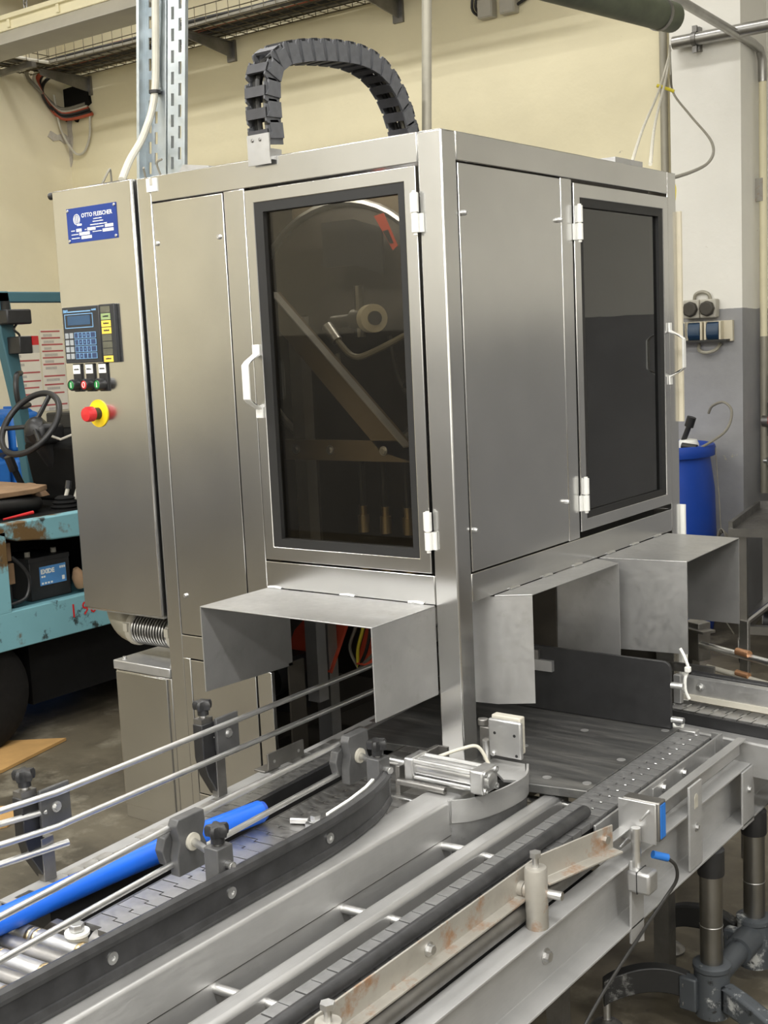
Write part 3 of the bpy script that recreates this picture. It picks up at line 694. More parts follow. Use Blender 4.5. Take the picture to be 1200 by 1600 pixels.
solo('cable', B().tube(bez([(-1.050, .05, 2.082), (-1.068, .10, 2.14), (-1.078, .17, 2.22), (-1.068, .21, 2.34), (-1.040, .210, 2.6), (-.977, .210, 3.2), (-.865, .210, 4.29)], 8), .010, 10), 'cable_white',
     'thick off-white cable running down inside the slotted struts', 'cable', (-1.06, .2, 2.082))
solo('cable_tie', B().lathe([(.014, -.004), (.016, -.004), (.016, .004), (.014, .004)], (-1.069, .209, 2.33), 'z', 14), 'cable_dark', 'black cable tie round the off-white strut cable', 'cable tie', (-1.06, .25, 2.33))
cp = thing('conduit_tray', 'flat dark steel tray with cable ends on the machine roof', 'tray', (-1.0, .2, ZT))
part('base', B().box(-1.19, -1.04, .06, .19, ZT + .003, ZT + .016), 'dullsteel', cp)
part('folded_cover', B().prism([(-.93, 2.069), (-.78, 2.069), (-.80, 2.095), (-.89, 2.108)], 'y', .12, .34), 'hood', cp)
for p in ([(-1.00, .09, 2.075), (-.985, .07, 2.10), (-.975, .06, 2.105)], [(-.93, .08, 2.075), (-.925, .06, 2.11), (-.905, .06, 2.118)], [(-1.125, .08, 2.08), (-1.115, .07, 2.115), (-1.10, .05, 2.11), (-1.095, .02, 2.074)]):
    part('wire_end', B().tube(bez(p, 5), .003, 6), 'cable', cp)
solo('standing_pipe', B().cyl((-.462, .62, ZT), (-.352, .62, 4.29), .0135, 16), 'pipe_grey', 'slim pale pipe rising from the machine roof behind the cable carrier', 'pipe', (-.452, .62, ZT))
tl = thing('terminal_strip', 'low steel strip lying on the rear of the machine roof', 'strip', (-.1, 1.05, ZT))
part('base', B().box(-.10, -.015, .86, 1.03, ZT, ZT + .018), 'hood', tl); part('edge', B().box(-.10, -.097, .86, 1.03, ZT + .018, ZT + .028), 'hood', tl)

# ================================================================== LEFT CHAIN CONVEYOR
ROT = math.radians(3.25)
lc = thing('chain_conveyor', 'steel slat chain conveyor running under the front hood, with rollers at its near end', 'conveyor', (0, -0.8, 0), rotz=ROT)
LP = lambda n, b, m, lab=None, bev=0.0, par=None, kind=None: part(n, b, m, par or lc, lab, bev, local=True, kind=kind)
LP('side_channel', B().prism([(-.357, .580), (-.352, .580), (-.352, .660), (-.325, .660), (-.325, .665), (-.357, .665)], 'y', -.185, 1.15), 'dusty', bev=.001)
LP('bed', B().box(-.352, .10, -.17, 1.30, .585, .600), 'inner_dark')
LP('wear_rail', B().box(-.250, -.240, -.17, 1.15, .600, .664), 'black')
LP('chain_support', B().box(-.322, -.252, -.165, 1.15, .600, .652), 'black')
LP('chain_support', B().box(-.150, .075, -.172, 1.30, .600, .652), 'black')
LP('wear_rail', B().box(-.156, -.151, -.172, 1.30, .600, .664), 'dullsteel')
def link_poly(x0, x1, ta, tb, p, t, g):
    return [(x0, 0), (ta + g, 0), (ta + g, -t), (tb - g, -t), (tb - g, 0), (x1, 0), (x1, p - g), (tb, p - g), (tb, p - g - t), (ta, p - g - t), (ta, p - g), (x0, p - g)]
def chain(parent, x0, x1, ta, tb, ys, ye, z, mat, p=.0381, t=.010, g=.0014, th=.012, rp=None, wig=0):
    n = int((ye - ys) / p)
    first = None
    for i in range(n):
        y = ys + i * p
        if first is None:
            b = B().prism(link_poly(x0, x1, ta, tb, p, t, g), 'z', z - th, z)
            first = part('chain_link', b, mat, parent, local=True, smooth=0)
            first.location = (0, y, 0)
            if rp:
                pin = part('hinge_pin', B().cyl((rp + .007, p - .005, z - .0003), (rp + .012, p - .005, z - .0003), .0012, 5), 'link', first, local=True)
        else:
            c = clone(first, parent, (random.uniform(-wig, wig), y, random.uniform(-wig, wig)))
            if rp: clone(pin, c)
chain(lc, -.340, -.252, -.305, -.285, -.165, 1.1, .665, 'link', wig=.0005, g=.0020)
chain(lc, -.149, .078, -.112, -.020, -.172, 1.25, .665, 'link', wig=.0005, g=.0024)
for k in range(5):
    y = -.232 - k * .0395
    rl = LP('roller', B().lathe([(.010, 0), (.0168, .002), (.0168, .40), (.010, .402)], (-.335, y, .650), 'x', 20), 'hood' if k % 2 == 0 else 'dullsteel')
    for x in (-.22, -.10):
        if k % 2 == 0: LP('roller_groove', B().lathe([(.0170, 0), (.0176, .001), (.0176, .008), (.0170, .009)], (x, y, .650), 'x', 18).lathe([(.0170, 0), (.0176, .001), (.0176, .006), (.0170, .007)], (x + .016, y, .650), 'x', 18), 'brass', par=rl, kind='stuff')
LP('end_sprocket', B().lathe([(.030, 0), (.030, .05)], (-.125, -.168, .628), 'x', 16), 'dullsteel')
LP('roller_frame', B().box(-.352, -.345, -.75, -.185, .60, .655), 'dullsteel')
LP('roller_frame', B().box(.055, .062, -.75, -.185, .60, .655), 'dullsteel')
LP('end_bracket', B().prism([(-.235, .60), (-.150, .60), (-.150, .650), (-.175, .668), (-.200, .668), (-.235, .64)], 'y', -.205, -.190), 'dullsteel')
for y in (.2, .95):
    for x in (-.33, .05):
        LP('leg', B().box(x - .02, x + .02, y - .02, y + .02, 0, .585), 'dullsteel')
sp = thing('spacer_bolt', 'hexagon bolt with white washer standing by the rollers at the near end', 'bolt', (-.10, -1.03, .60))
part('bushing', B().cyl((-.105, -1.026, .60), (-.105, -1.026, .672), .017, 18), 'greypaint', sp)
part('washer', B().cyl((-.105, -1.026, .672), (-.105, -1.026, .677), .021, 20), 'white', sp)
part('bolt_head', hexbolt((-.105, -1.026, .677), 'z', 1, .013, .012, washer=False), 'bright', sp, bev=.001)

# loose bolts on the chain
lbn = thing('loose_bolt', 'loose bolt lying on the slat chain, near of the two', 'bolt', (-.095, -.462, .667))
part('shank', B().cyl((-.118, -.468, .673), (-.085, -.452, .673), .0065, 10), 'bright', lbn)
lbn = thing('loose_bolt', 'loose hexagon bolt standing on the slat chain beside the black guide rail', 'bolt', (-.066, -.46, .667))
part('nut', hexbolt((-.066, -.466, .666), 'z', 1, .012, .010, washer=False), 'bright', lbn)
part('bolt_head', hexbolt((-.062, -.455, .680), 'z', 1, .011, .010), 'bright', lbn)

# ------------------------------------------------ clamping knob used on every guide post
def knob(z0, c, parent, r=.023, nm='knob'):
    b = B(); n = 24; prof = [(.45, .012), (.92, .013), (1.0, .019), (1.0, .026), (.85, .031), (.3, .033)]
    vs = []; fs = []
    for rr, h in prof:
        for k in range(n):
            a = 2 * PI * k / n; lobe = 0.80 + .20 * math.cos(5 * a)
            q = r * rr * (lobe if rr > .5 else .8)
            vs.append((c[0] + q * math.cos(a), c[1] + q * math.sin(a), z0 + h))
    for i in range(len(prof) - 1):
        for k in range(n): fs.append([i * n + k, i * n + (k + 1) % n, (i + 1) * n + (k + 1) % n, (i + 1) * n + k])
    fs += [list(range(n))[::-1], [(len(prof) - 1) * n + k for k in range(n)]]
    b.add(vs, fs)
    b.cyl((c[0], c[1], z0), (c[0], c[1], z0 + .016), r * .52, 16)
    o = part(nm, b, 'black', parent)
    part('knob_screw', B().cyl((c[0], c[1], z0 - .02), (c[0], c[1], z0 + .002), .006, 10), 'bright', o)
    return o

# ------------------------------------------------ outer rod guide
og = thing('rod_guide', 'outer steel rod guide with two knob posts at the left edge of the chain conveyor', 'guide rail', (-.34, -.5, .665))
part('rod', B().tube([(-.375, -1.40, .837), (-.303, -.895, .837), (-.303, -.855, .837), (-.311, -.526, .837), (-.322, .09, .837), (-.326, .34, .837)], .0062, 12), 'rod', og)
part('rod', B().tube([(-.390, -1.40, .777), (-.296, -.905, .777), (-.297, -.865, .777), (-.304, -.464, .777), (-.312, .0, .777), (-.316, .26, .777)], .0062, 12), 'rod', og)
part('short_rod', B().cyl((-.462, -1.40, .800), (-.327, -.902, .800), .0062, 12), 'rod', og)
part('short_rod', B().cyl((-.428, -1.40, .727), (-.322, -.862, .727), .0068, 12), 'rod', og)
def rod_post(x, y):
    p = part('post', B().prism([(y - .022, .835), (y + .018, .835), (y + .018, .75), (y + .030, .745), (y + .034, .668), (y + .018, .668), (y - .012, .72), (y - .022, .76)], 'x', x - .018, x + .010), 'black', og, 'black plastic guide post', bev=.002)
    part('post_nut', B().box(x - .016, x + .008, y - .020, y + .014, .835, .846), 'dullsteel', p)
    part('post_foot', B().box(x - .006, x + .012, y + .012, y + .040, .665, .748), 'dullsteel', p, bev=.001)
    part('clamp_plate', B().box(x + .014, x + .022, y + .010, y + .078, .762, .843), 'bracket', p, bev=.002)
    part('clamp_plate', B().box(x + .006, x + .014, y + .012, y + .076, .770, .835), 'black', p)
    part('clamp_bolt', hexbolt((x + .022, y + .044, .803), 'x', 1, .007, .005), 'bright', p)
    part('arm', B().cyl((x - .03, y, .80), (x + .012, y + .02, .80), .007, 10), 'rod', p)
    knob(.852, (x - .004, y - .002), og)
rod_post(-.345, -.925); rod_post(-.366, -.445)

# ------------------------------------------------ inner rod guide
ig = thing('rod_guide', 'inner steel rod guide held by two grey clamp blocks beside the black guide rail', 'guide rail', (-.09, -.7, .665))
part('rod', B().tube([(-.040, -1.40, .788), (-.088, -.818, .788), (-.113, -.302, .788)], .0060, 12), 'rod', ig)
part('rod', B().tube([(-.040, -1.40, .722), (-.084, -.827, .722), (-.116, -.310, .722)], .0060, 12), 'rod', ig)
def inner_clamp(cx, cy, px, py, ztop):
    c = part('clamp_block', B().prism([(cy - .036, .702), (cy + .030, .702), (cy + .036, .712), (cy + .036, .742), (cy + .028, .760), (cy + .036, .782), (cy + .034, .806), (cy - .030, .806), (cy - .036, .795), (cy - .028, .765), (cy - .036, .738)], 'x', cx + .004, cx + .026), 'bracket', ig, bev=.002)
    part('clamp_pad', B().prism([(cy - .044, .722), (cy - .02, .712), (cy - .02, .782), (cy - .044, .772), (cy - .052, .75)], 'x', cx - .016, cx + .004), 'bracket', c, bev=.002)
    part('clamp_disc', B().cyl((cx + .026, cy, .757), (cx + .031, cy, .757), .016, 18), 'greypaint', c)
    part('cross_rod', B().cyl((cx + .031, cy, .757), (px + .03, py, .768), .0068, 12), 'rod', c)
    p = part('post', B().box(px - .016, px + .016, py - .019, py + .019, .690, ztop), 'bracket', ig, bev=.002)
    part('post_slot', B().box(px + .0155, px + .0165, py - .008, py + .010, .715, .755), 'black_soft', p)
    part('post_bolt', B().cyl((px + .016, py + .003, .768), (px + .030, py + .003, .768), .007, 10), 'bright', p)
    knob(ztop + .004, (px, py), ig)
inner_clamp(-.092, -.790, .062, -.852, .800); inner_clamp(-.112, -.275, .018, -.345, .793)

# ------------------------------------------------ black guide rail
gr = thing('guide_rail', 'black plastic guide rail with beaded edges, its far end curved', 'guide rail', (.09, -1.0, .69))
gpath = [(.090, -1.95, 0), (.090, -1.2, 0), (.089, -.68, 0), (.086, -.60, 0), (.078, -.52, 0), (.064, -.44, 0), (.046, -.38, 0), (.026, -.335, 0)]
def bead(cz, r): return [(.003 + r * math.cos(a), cz + r * math.sin(a)) for a in [PI * k / 4 for k in range(8)]]
part('web', B().sweep([(-.003, .700), (.008, .700), (.008, .756), (-.003, .756)], gpath), 'guide', gr)
part('bead', B().sweep(bead(.755, .0115), gpath), 'guide', gr)
part('bead', B().sweep(bead(.700, .0115), gpath), 'guide', gr)
part('wear_strip', B().sweep([(-.010, .70), (-.004, .70), (-.004, .765), (-.010, .765)], [(.083, -.58, 0), (.074, -.50, 0), (.060, -.43, 0), (.046, -.39, 0)]), 'white', gr)
for y, x in ((-1.122, .098), (-.863, .0975), (-.600, .095)):
    s = part('screw', B().lathe([(.010, 0), (.010, .002), (.004, .0025), (.003, -.001)], (x, y, .728), 'x', 16), 'bright', gr)
part('stud', B().box(.055, .085, -1.86, -1.83, .665, .74), 'black', gr)

# ================================================================== STEEL BEAM AND NOSE
bm_ = thing('steel_beam', 'wide brushed steel box beam between the guide rail and the tube rail', 'beam', (.11, -1.0, .50))
part('beam', B().prism([(.060, .500), (.131, .500), (.131, .684), (.128, .689), (.124, .691), (.060, .691)], 'y', -1.95, -.165), 'beam', bm_)
part('beam_seam', B().box(.1312, .1318, -1.95, -.25, .618, .6195), 'dullsteel', bm_)
band = bez([(.132, -.262, 0), (.160, -.235, 0), (.182, -.185, 0), (.193, -.12, 0), (.190, -.055, 0), (.160, .006, 0)], 6)
part('nose_band', B().sweep([(-.002, .646), (.003, .646), (.003, .694), (-.002, .694)], band), 'beam', bm_, 'curved steel band round the end of the beam')
part('nose_wall', B().sweep([(-.008, .500), (-.003, .500), (-.003, .650), (-.008, .650)], band), 'link_dark', bm_)
part('nose_top', B().prism([(.062, -.085), (.070, .010), (.150, .012), (.182, -.04), (.188, -.085), (.160, -.095), (.12, -.06), (.09, -.09)], 'z', .684, .690), 'beam', bm_)
part('weld', B().tube([(.1325, -.262, .645), (.1335, -.262, .67), (.1325, -.262, .694)], .004, 6), 'bright', bm_)
for y in (-1.25, -.945, -.615, -.288, .02):
    part('spacer_rod', B().cyl((.125, y, .606), (.215, y, .610), .0085, 12), 'rod', bm_)
for y in (-1.7, -.5): part('leg', B().box(.075, .115, y - .02, y + .02, 0, .50), 'dullsteel', bm_)

# pneumatic cylinder with its bracket plate
pc = thing('pneumatic_cylinder', 'bright pneumatic cylinder on a bracket plate at the end of the steel beam', 'cylinder', (.08, -.2, .69))
part('bracket_plate', B().box(-.035, -.023, -.220, -.062, .600, .727), 'dullsteel', pc, bev=.002)
part('bracket_lip', B().box(-.023, .0, -.070, -.062, .62, .727), 'dullsteel', pc)
for (x0, x1) in ((-.005, .018), (.160, .192)): part('end_cap', B().box(x0, x1, -.228, -.168, .702, .752), 'bright', pc, bev=.004)
part('barrel', B().cyl((.018, -.198, .727), (.160, -.198, .727), .021, 22), 'bright', pc)
for y in (-.219, -.177):
    for z in (.709, .745):
        t = part('tie_rod', B().cyl((.012, y, z), (.170, y, z), .0055, 10), 'bright', pc)
        part('socket_screw', B().lathe([(.0065, 0), (.0065, .004), (.0035, .004), (.003, .001)], (.192, y, z), 'x', 12), 'bright', pc)
part('end_boss', B().lathe([(.016, 0), (.016, .005), (.010, .006)], (.192, -.198, .727), 'x', 16), 'rod', pc)
part('piston_rod', B().cyl((-.075, -.198, .727), (-.005, -.198, .727), .008, 12), 'rod', pc)
part('guide_rod', B().lathe([(.0075, -.12), (.0075, 0), (.003, 0), (.003, -.004)], (.105, -.235, .700), 'x', 12), 'dullsteel', pc)
part('guide_rod', B().cyl((-.05, -.235, .660), (.06, -.235, .660), .0075, 12), 'rod', pc)
part('air_hose', B().tube(bez([(.02, -.15, .73), (.05, -.09, .738), (.075, -.06, .738), (.095, -.05, .70)]), .004, 8), 'cable_white', pc)

# reflector bracket
rf = thing('reflector_bracket', 'square dull metal reflector plate on a short post by the corner post', 'reflector', (.1, 0, .69))
part('post', B().cyl((.060, -.002, .690), (.060, -.002, .735), .0085, 14), 'rod', rf)
part('clamp', B().box(.042, .072, .0, .03, .703, .763).cyl((.045, .012, .763), (.045, .012, .778), .012, 14), 'dullsteel', rf, bev=.002)
pl = part('plate', B().box(.080, .163, -.024, -.012, .710, .794), 'hood', rf, bev=.004)
part('backing', B().box(.082, .155, -.012, .010, .716, .800), 'greypaint', rf, bev=.003)
for x, z in ((.097, .763), (.147, .763), (.151, .718)): part('hole', B().cyl((x, -.0245, z), (x, -.0238, z), .0035, 10), 'black', pl)
part('screw', screw((.092, -.024, .716), 'y', -1, .006, .006), 'bright', pl)

# ================================================================== TURNTABLE PLATE AND BLACK GUARD
tp = thing('table_plate', 'worn dark transfer plate under the machine between the two chains', 'plate', (.1, .2, .65))
part('plate', B().prism([(.177, -.033), (.313, -.012), (.313, .47), (-.385, .47), (-.352, .03), (-.02, .07), (.03, -.06)], 'z', .645, .6655), 'table', tp, bev=.002)
part('plate_edge', B().prism([(-.352, .03), (-.385, .47), (-.378, .47), (-.345, .03)], 'z', .6655, .669), 'hood', tp)
for x, y in ((.20, .02), (.292, .03), (.29, .20), (.29, .44), (.05, .18), (.12, .35)): part('countersunk_screw', B().cyl((x, y, .6655), (x, y, .6662), .010, 14), 'hood', tp)
for x, y in ((-.2, .45), (.28, .44), (.2, .04)): part('leg', B().box(x - .02, x + .02, y - .02, y + .02, .46 if x < .1 else 0, .645), 'dullsteel', tp)
bg = thing('guard_board', 'upright black plastic guard board with a rounded corner behind the transfer plate', 'board', (.1, .46, .666))
q = [(-.34, .667), (.300, .667), (.300, .812)] + [(.282 + .018 * math.cos(a), .814 + .018 * math.sin(a)) for a in (PI / 8, PI / 4, 3 * PI / 8, PI / 2)] + [(-.34, .836)]
part('board', B().prism(q, 'y', .452, .462), 'black', bg, bev=.001)
part('clip_plate', B().box(-.075, -.016, .44, .452, .772, .80), 'hood', bg)
part('clip_plate', B().box(-.10, -.055, .44, .452, .80, .825), 'dullsteel', bg)
for z in (.69, .775): part('mounting_pin', B().cyl((.300, .457, z), (.33, .457, z), .008, 12), 'rod', bg)

# ================================================================== RIGHT CHAIN CONVEYOR
rc = thing('chain_conveyor', 'grey slat chain conveyor with a tube rail, running past the transfer plate', 'conveyor', (.33, -.5, 0))
rcl = Vector(rc.location)
RP = lambda n, b, m, lab=None, bev=0.0, par=None: part(n, b, m, par or rc, lab, bev)
chain(rc, .316 - .33, .400 - .33, .345 - .33, .372 - .33, -1.30, .965, .665, 'link_dark', rp=.358 - .33, t=.009, g=.0030, wig=.0004)
RP('chain_bed', B().box(.318, .398, -1.80, .47, .590, .6525), 'black_soft')
RP('tube_rail', B().box(.208, .250, -1.95, .032, .592, .642), 'beam', bev=.010)
for y in (-1.30, -.953, -.626, -.316, .002): RP('stub', B().cyl((.248, y, .620), (.318, y, .620), .008, 12), 'rod')
RP('side_plate', B().box(.404, .409, -.16, .452, .585, .660), 'hood', bev=.001)
RP('side_plate', B().box(.312, .3155, -1.80, -.03, .59, .662), 'dullsteel')
pt = RP('joint_plate', B().box(.409, .413, .10, .17, .60, .652), 'hood', bev=.001)
for y, z in ((.115, .618), (.15, .64)): RP('bolt', hexbolt((.413, y, z), 'x', 1, .007, .006), 'bright', par=pt)
RP('bolt', hexbolt((.409, .27, .635), 'x', 1, .007, .006), 'bright')
RP('end_plate', B().box(.312, .352, .472, .50, .61, .662), 'hood', bev=.002)
RP('end_plate', B().prism([(.404, .452), (.404, .49), (.385, .49), (.385, .50), (.41, .50), (.41, .452)], 'z', .60, .660), 'hood')
RP('half_round_guide', B().sweep([(.0135 * math.cos(a), .677 + .0125 * math.sin(a)) for a in [PI * k / 7 for k in range(14)]], [(.374, -1.80, 0), (.374, -.8, 0), (.376, -.14, 0)]), 'guide', 'scuffed black half-round guide')
RP('under_shade_box', B().box(.14, .36, -1.9, .05, .33, .46), 'black_soft')  # black box added to darken the view of the floor below the conveyor
RP('lower_rail', B().prism([(.434, .600), (.438, .600), (.438, .641), (.456, .641), (.456, .645), (.434, .645)], 'y', -.20, .535), 'beam', bev=.001)
for y in (.0, .3): RP('cross_stub', B().cyl((.409, y + .13, .612), (.436, y + .13, .612), .008, 10), 'rod')
for y in (-1.5, -.7): RP('leg', B().box(.34, .38, y - .02, y + .02, 0, .59), 'dullsteel')

# angle rails beside the chain
ar = thing('angle_rail', 'long steel angle rail with light flange beside the black half-round guide', 'rail', (.41, -1.0, .627))
part('angle', B().prism([(.403, .632), (.403, .680), (.407, .680), (.407, .636), (.428, .636), (.428, .632)], 'y', -1.95, -.40), 'rust', ar, bev=.0008)
for y in (-1.32, -.739): part('bolt', hexbolt((.407, y, .657), 'x', 1, .008, .008), 'bright', ar)
part('round_rail', B().cyl((.411, -1.95, .606), (.411, -.20, .606), .0185, 20), 'dullsteel', ar)
a2 = thing('angle_rail', 'short rust-stained steel angle bent outward at the end of the long angle rail', 'rail', (.43, -.28, .627))
Rr = math.atan2(.455 - .406, -.188 + .38)
pa = B().prism([(-.003, .632), (-.003, .682), (.001, .682), (.001, .636), (.026, .636), (.026, .632)], 'y', 0, .205)
pa.xf(Matrix.Translation((.408, -.385, 0)) @ Matrix.Rotation(-Rr, 4, 'Z')); part('angle', pa, 'rust', a2, bev=.0008)
cb = hexbolt((0, 0, 0), 'x', 1, .008, .008).xf(Matrix.Translation((.452, -.208, .660)) @ Matrix.Rotation(-Rr, 4, 'Z')); part('bolt', cb, 'bright', a2)

# clamp pins on the channel beam
def pin(x, y, lab):
    p = thing('clamp_pin', lab, 'pin', (x, y, .583))
    part('pin_body', B().lathe([(.0195, 0), (.0205, .003), (.0205, .108), (.019, .112), (.012, .112)], (x, y, .583), 'z', 20), 'rust', p)
    part('top_bolt', hexbolt((x, y, .712), 'z', 1, .011, .009, washer=False, shank=.02), 'bright', p)
    part('cross_pin', B().cyl((x - .030, y + .005, .646), (x + .045, y + .012, .646), .008, 12), 'rod', p)
    part('collar', B().lathe([(.014, 0), (.014, .010), (.010, .011), (.014, .012), (.014, .022)], (x - .036, y + .004, .646), 'x', 14), 'rust', p)
pin(.443, -.455, 'upright rusty clamp pin with a bolt on top, standing on the channel beam')
pin(.448, -1.042, 'upright clamp pin with a bolt on top, nearest the camera at the bottom edge')

# channel beam with hanger plates, legs
cbm = thing('channel_beam', 'large steel channel beam with hanger plates on the right of the conveyor', 'beam', (.44, -.4, .447))
part('channel', B().prism([(.420, .447), (.470, .447), (.470, .452), (.426, .454), (.426, .576), (.464, .578), (.464, .583), (.420, .583)], 'y', -1.9, 1.3), 'dusty', cbm, bev=.001)
part('rear_channel', B().box(.400, .42, -.10, 1.3, .447, .560), 'dullsteel', cbm)
for y in (-1.1, -.401, -.03): part('bolt', hexbolt((.426, y, .500), 'x', 1, .010, .009), 'bright', cbm)
hp = part('hanger_plate', B().prism([(-.130, .589), (-.126, .589), (-.077, .566), (-.077, .400), (-.136, .418)], 'x', .465, .470), 'dusty', cbm, 'tall hanger plate under the sensor post', bev=.001)
for y0, y1, z0, z1 in ((.158, .226, .456, .645), (.470, .543, .440, .580)):
    hp = part('hanger_plate', B().box(.465, .470, y0, y1, z0, z1), 'dusty', cbm, bev=.001)
    if y0 < .3: part('slot', B().lathe([(.010, 0), (.010, .0008)], (.4702, .192, .612), 'x', 14).box(.4702, .471, .183, .201, .590, .612), 'greypaint', hp)
    part('bolt', hexbolt((.470, (y0 + y1) / 2, z0 + .09), 'x', 1, .006, .005), 'hood', hp)

# sensor
sn = thing('sensor', 'flat photo sensor with blue side on a post and clamp, on the channel beam', 'sensor', (.48, -.1, .583))
part('mount_plate', B().box(.432, .513, -.108, -.104, .622, .706), 'hood', sn, bev=.004)
hs = part('housing', B().box(.440, .519, -.104, -.072, .628, .708), 'dullsteel', sn, bev=.003)
part('blue_face', B().box(.5185, .5205, -.100, -.078, .634, .702), 'can', hs, 'blue side face')
part('post', B().cyl((.475, -.118, .560), (.475, -.118, .655), .0095, 16), 'rod', sn)
cl = part('clamp', B().box(.462, .512, -.140, -.098, .528, .572), 'hood', sn, bev=.006)
part('clamp_split', B().box(.484, .486, -.1405, -.0975, .5275, .5725), 'black', cl)
for x, z in ((.498, .690), (.452, .625)): part('screw', B().cyl((x, -.145, z - .006), (x, -.106, z), .0028, 8), 'bright', sn)
part('plug', B().cyl((.495, -.085, .592), (.515, -.060, .580), .008, 12), 'can', sn)
part('cable', B().tube(bez([(.513, -.062, .581), (.525, -.045, .560), (.522, -.035, .525), (.505, -.05, .49), (.49, -.095, .455), (.49, -.155, .439), (.49, -.212, .425), (.49, -.315, .395), (.485, -.40, .35), (.46, -.5, .25), (.40, -.55, .10), (.38, -.6, .006)]), .0035, 8), 'cable_dark', sn)

# legs and cast base of the channel beam
lg = thing('leg_stand', 'pair of round steel legs in grey cast clamps with splayed feet under the channel beam', 'stand', (.45, .4, 0))
for y in (.319, .593):
    part('leg', B().cyl((.450, y, .05), (.450, y, .44), .0262, 24), 'tubesteel', lg)
    part('leg_collar', B().lathe([(.030, 0), (.031, .003), (.031, .06), (.026, .062)], (.450, y, .385), 'z', 22), 'black', lg)
    part('leg_ring', B().lathe([(.0268, 0), (.0272, .001), (.0268, .002)], (.450, y, .262), 'z', 22), 'bright', lg)
    c = part('cast_clamp', B().lathe([(.030, -.115), (.040, -.11), (.041, 0), (.044, .004), (.044, .014), (.036, .018), (.027, .018)], (.450, y, .155), 'z', 24), 'casting', lg)
    for z in (.12, .075): part('clamp_bolt', hexbolt((.400, y - .034, z), 'x', -1, .010, .012).xf(Matrix.Identity(4)), 'bright', c)
    part('clamp_ear', B().box(.388, .430, y - .048, y - .018, .06, .14), 'casting', c, bev=.004)
part('cross_tube', B().cyl((.450, .355, .125), (.450, .560, .125), .026, 20), 'casting', lg)
part('saddle_clamp', B().cyl((.450, .48, .125), (.450, .56, .125), .034, 20), 'casting', lg)
arm = bez([(.405, .305, .105), (.36, .275, .125), (.31, .24, .128), (.26, .205, .112), (.236, .19, .095)], 6)
part('splayed_arm', B().sweep([(-.016, -.030), (.016, -.030), (.016, .030), (-.016, .030)], arm), 'casting_dark', lg, bev=.006)
part('splayed_arm', B().sweep([(-.018, -.032), (.018, -.032), (.018, .032), (-.018, .032)], bez([(.485, .31, .10), (.55, .28, .095), (.64, .24, .075), (.74, .20, .05)], 6)), 'casting', lg, bev=.008)
part('splayed_arm', B().sweep([(-.018, -.032), (.018, -.032), (.018, .032), (-.018, .032)], bez([(.485, .60, .10), (.55, .59, .095), (.64, .57, .075), (.74, .54, .05)], 6)), 'casting', lg, bev=.008)
part('splayed_arm', B().sweep([(-.016, -.030), (.016, -.030), (.016, .030), (-.016, .030)], bez([(.405, .60, .11), (.34, .61, .125), (.26, .62, .115), (.21, .62, .095)], 6)), 'casting_dark', lg, bev=.006)
for x, y in ((.242, .195), (.212, .62), (.735, .20), (.735, .54)):
    f = part('foot', B().lathe([(.038, 0), (.040, .008), (.030, .018), (.012, .024), (.012, .03)], (x, y, 0), 'z', 22), 'dullsteel', lg)
    part('foot_spindle', B().cyl((x, y, .024), (x, y, .10), .0085, 12), 'rod', f)

# blue pole lying along the conveyor
bp = thing('broom_pole', 'blue plastic pole lying along the gap of the chain conveyor', 'pole', (-.2, -.8, .70))
pts = [Vector((-.256, -1.45, .682)), Vector((-.232, -1.09, .687)), Vector((-.214, -.80, .690)), Vector((-.172, -.50, .692))]
part('pole', B().tube(bez(pts, 8), .023, 20), 'blue', bp)
part('end_cap', B().cyl((-.1715, -.497, .692), (-.170, -.490, .692), .019, 20), 'drum', bp)

# scraper angle on the chain
ks_ = thing('scraper_angle', 'small steel angle with two holes standing on the left chain under the hood', 'bracket', (-.35, -.2, .666))
part('upright', B().box(-.372, -.367, -.256, -.130, .668, .706), 'dullsteel', ks_, bev=.001)
part('foot', B().box(-.40, -.367, -.27, -.215, .666, .670), 'dullsteel', ks_, bev=.001)
for y in (-.235, -.150): part('hole', B().cyl((-.3672, y, .684), (-.3664, y, .684), .004, 10), 'bright', ks_)

# ================================================================== FAR RIGHT CONVEYOR
R6 = math.radians(-6.3)
fc = thing('chain_conveyor', 'dark slat chain conveyor crossing behind the black guard board, at the right edge', 'conveyor', (.20, .622, 0), rotz=R6)
FP = lambda n, b, m, lab=None, bev=0.0, par=None: part(n, b, m, par or fc, lab, bev, local=True)
fl_ = None
for i in range(26):
    x = .02 + i * .0381
    if fl_ is None:
        poly = [(0, 0), (.0353, 0), (.0353, .028), (.0263, .028), (.0263, .052), (.0353, .052), (.0353, .078), (0, .078), (0, .0500), (-.009, .0500), (-.009, .0300), (0, .0300)]
        fl_ = FP('chain_link', B().prism(poly, 'z', .653, .665), 'link'); fl_.location = (x, 0, 0)
        fpin = part('hinge_pin', B().cyl((-.004, .028, .664), (-.004, .052, .664), .003, 6), 'bright', fl_, local=True)
    else:
        c = clone(fl_, fc, (x, 0, random.uniform(-.0005, .0005))); clone(fpin, c)
FP('side_plate', B().box(-.01, 1.2, -.010, -.003, .630, .662), 'black')
FP('bed', B().box(0, 1.2, .0, .08, .60, .650), 'black_soft')
FP('beam', B().prism([(-.055, .55), (-.012, .55), (-.012, .634), (-.050, .634), (-.055, .630)], 'x', -.03, 1.2), 'beam', bev=.001)
FP('guide_angle', B().prism([(.060, .684), (.064, .684), (.064, .730), (.084, .730), (.084, .734), (.060, .734)], 'x', .028, 1.2), 'hood', bev=.001)
FP('guide_strip', B().box(.028, 1.2, .052, .060, .676, .690), 'greypaint')
FP('bolt', hexbolt((.075, .060, .712), 'y', -1, .007, .008), 'bright')
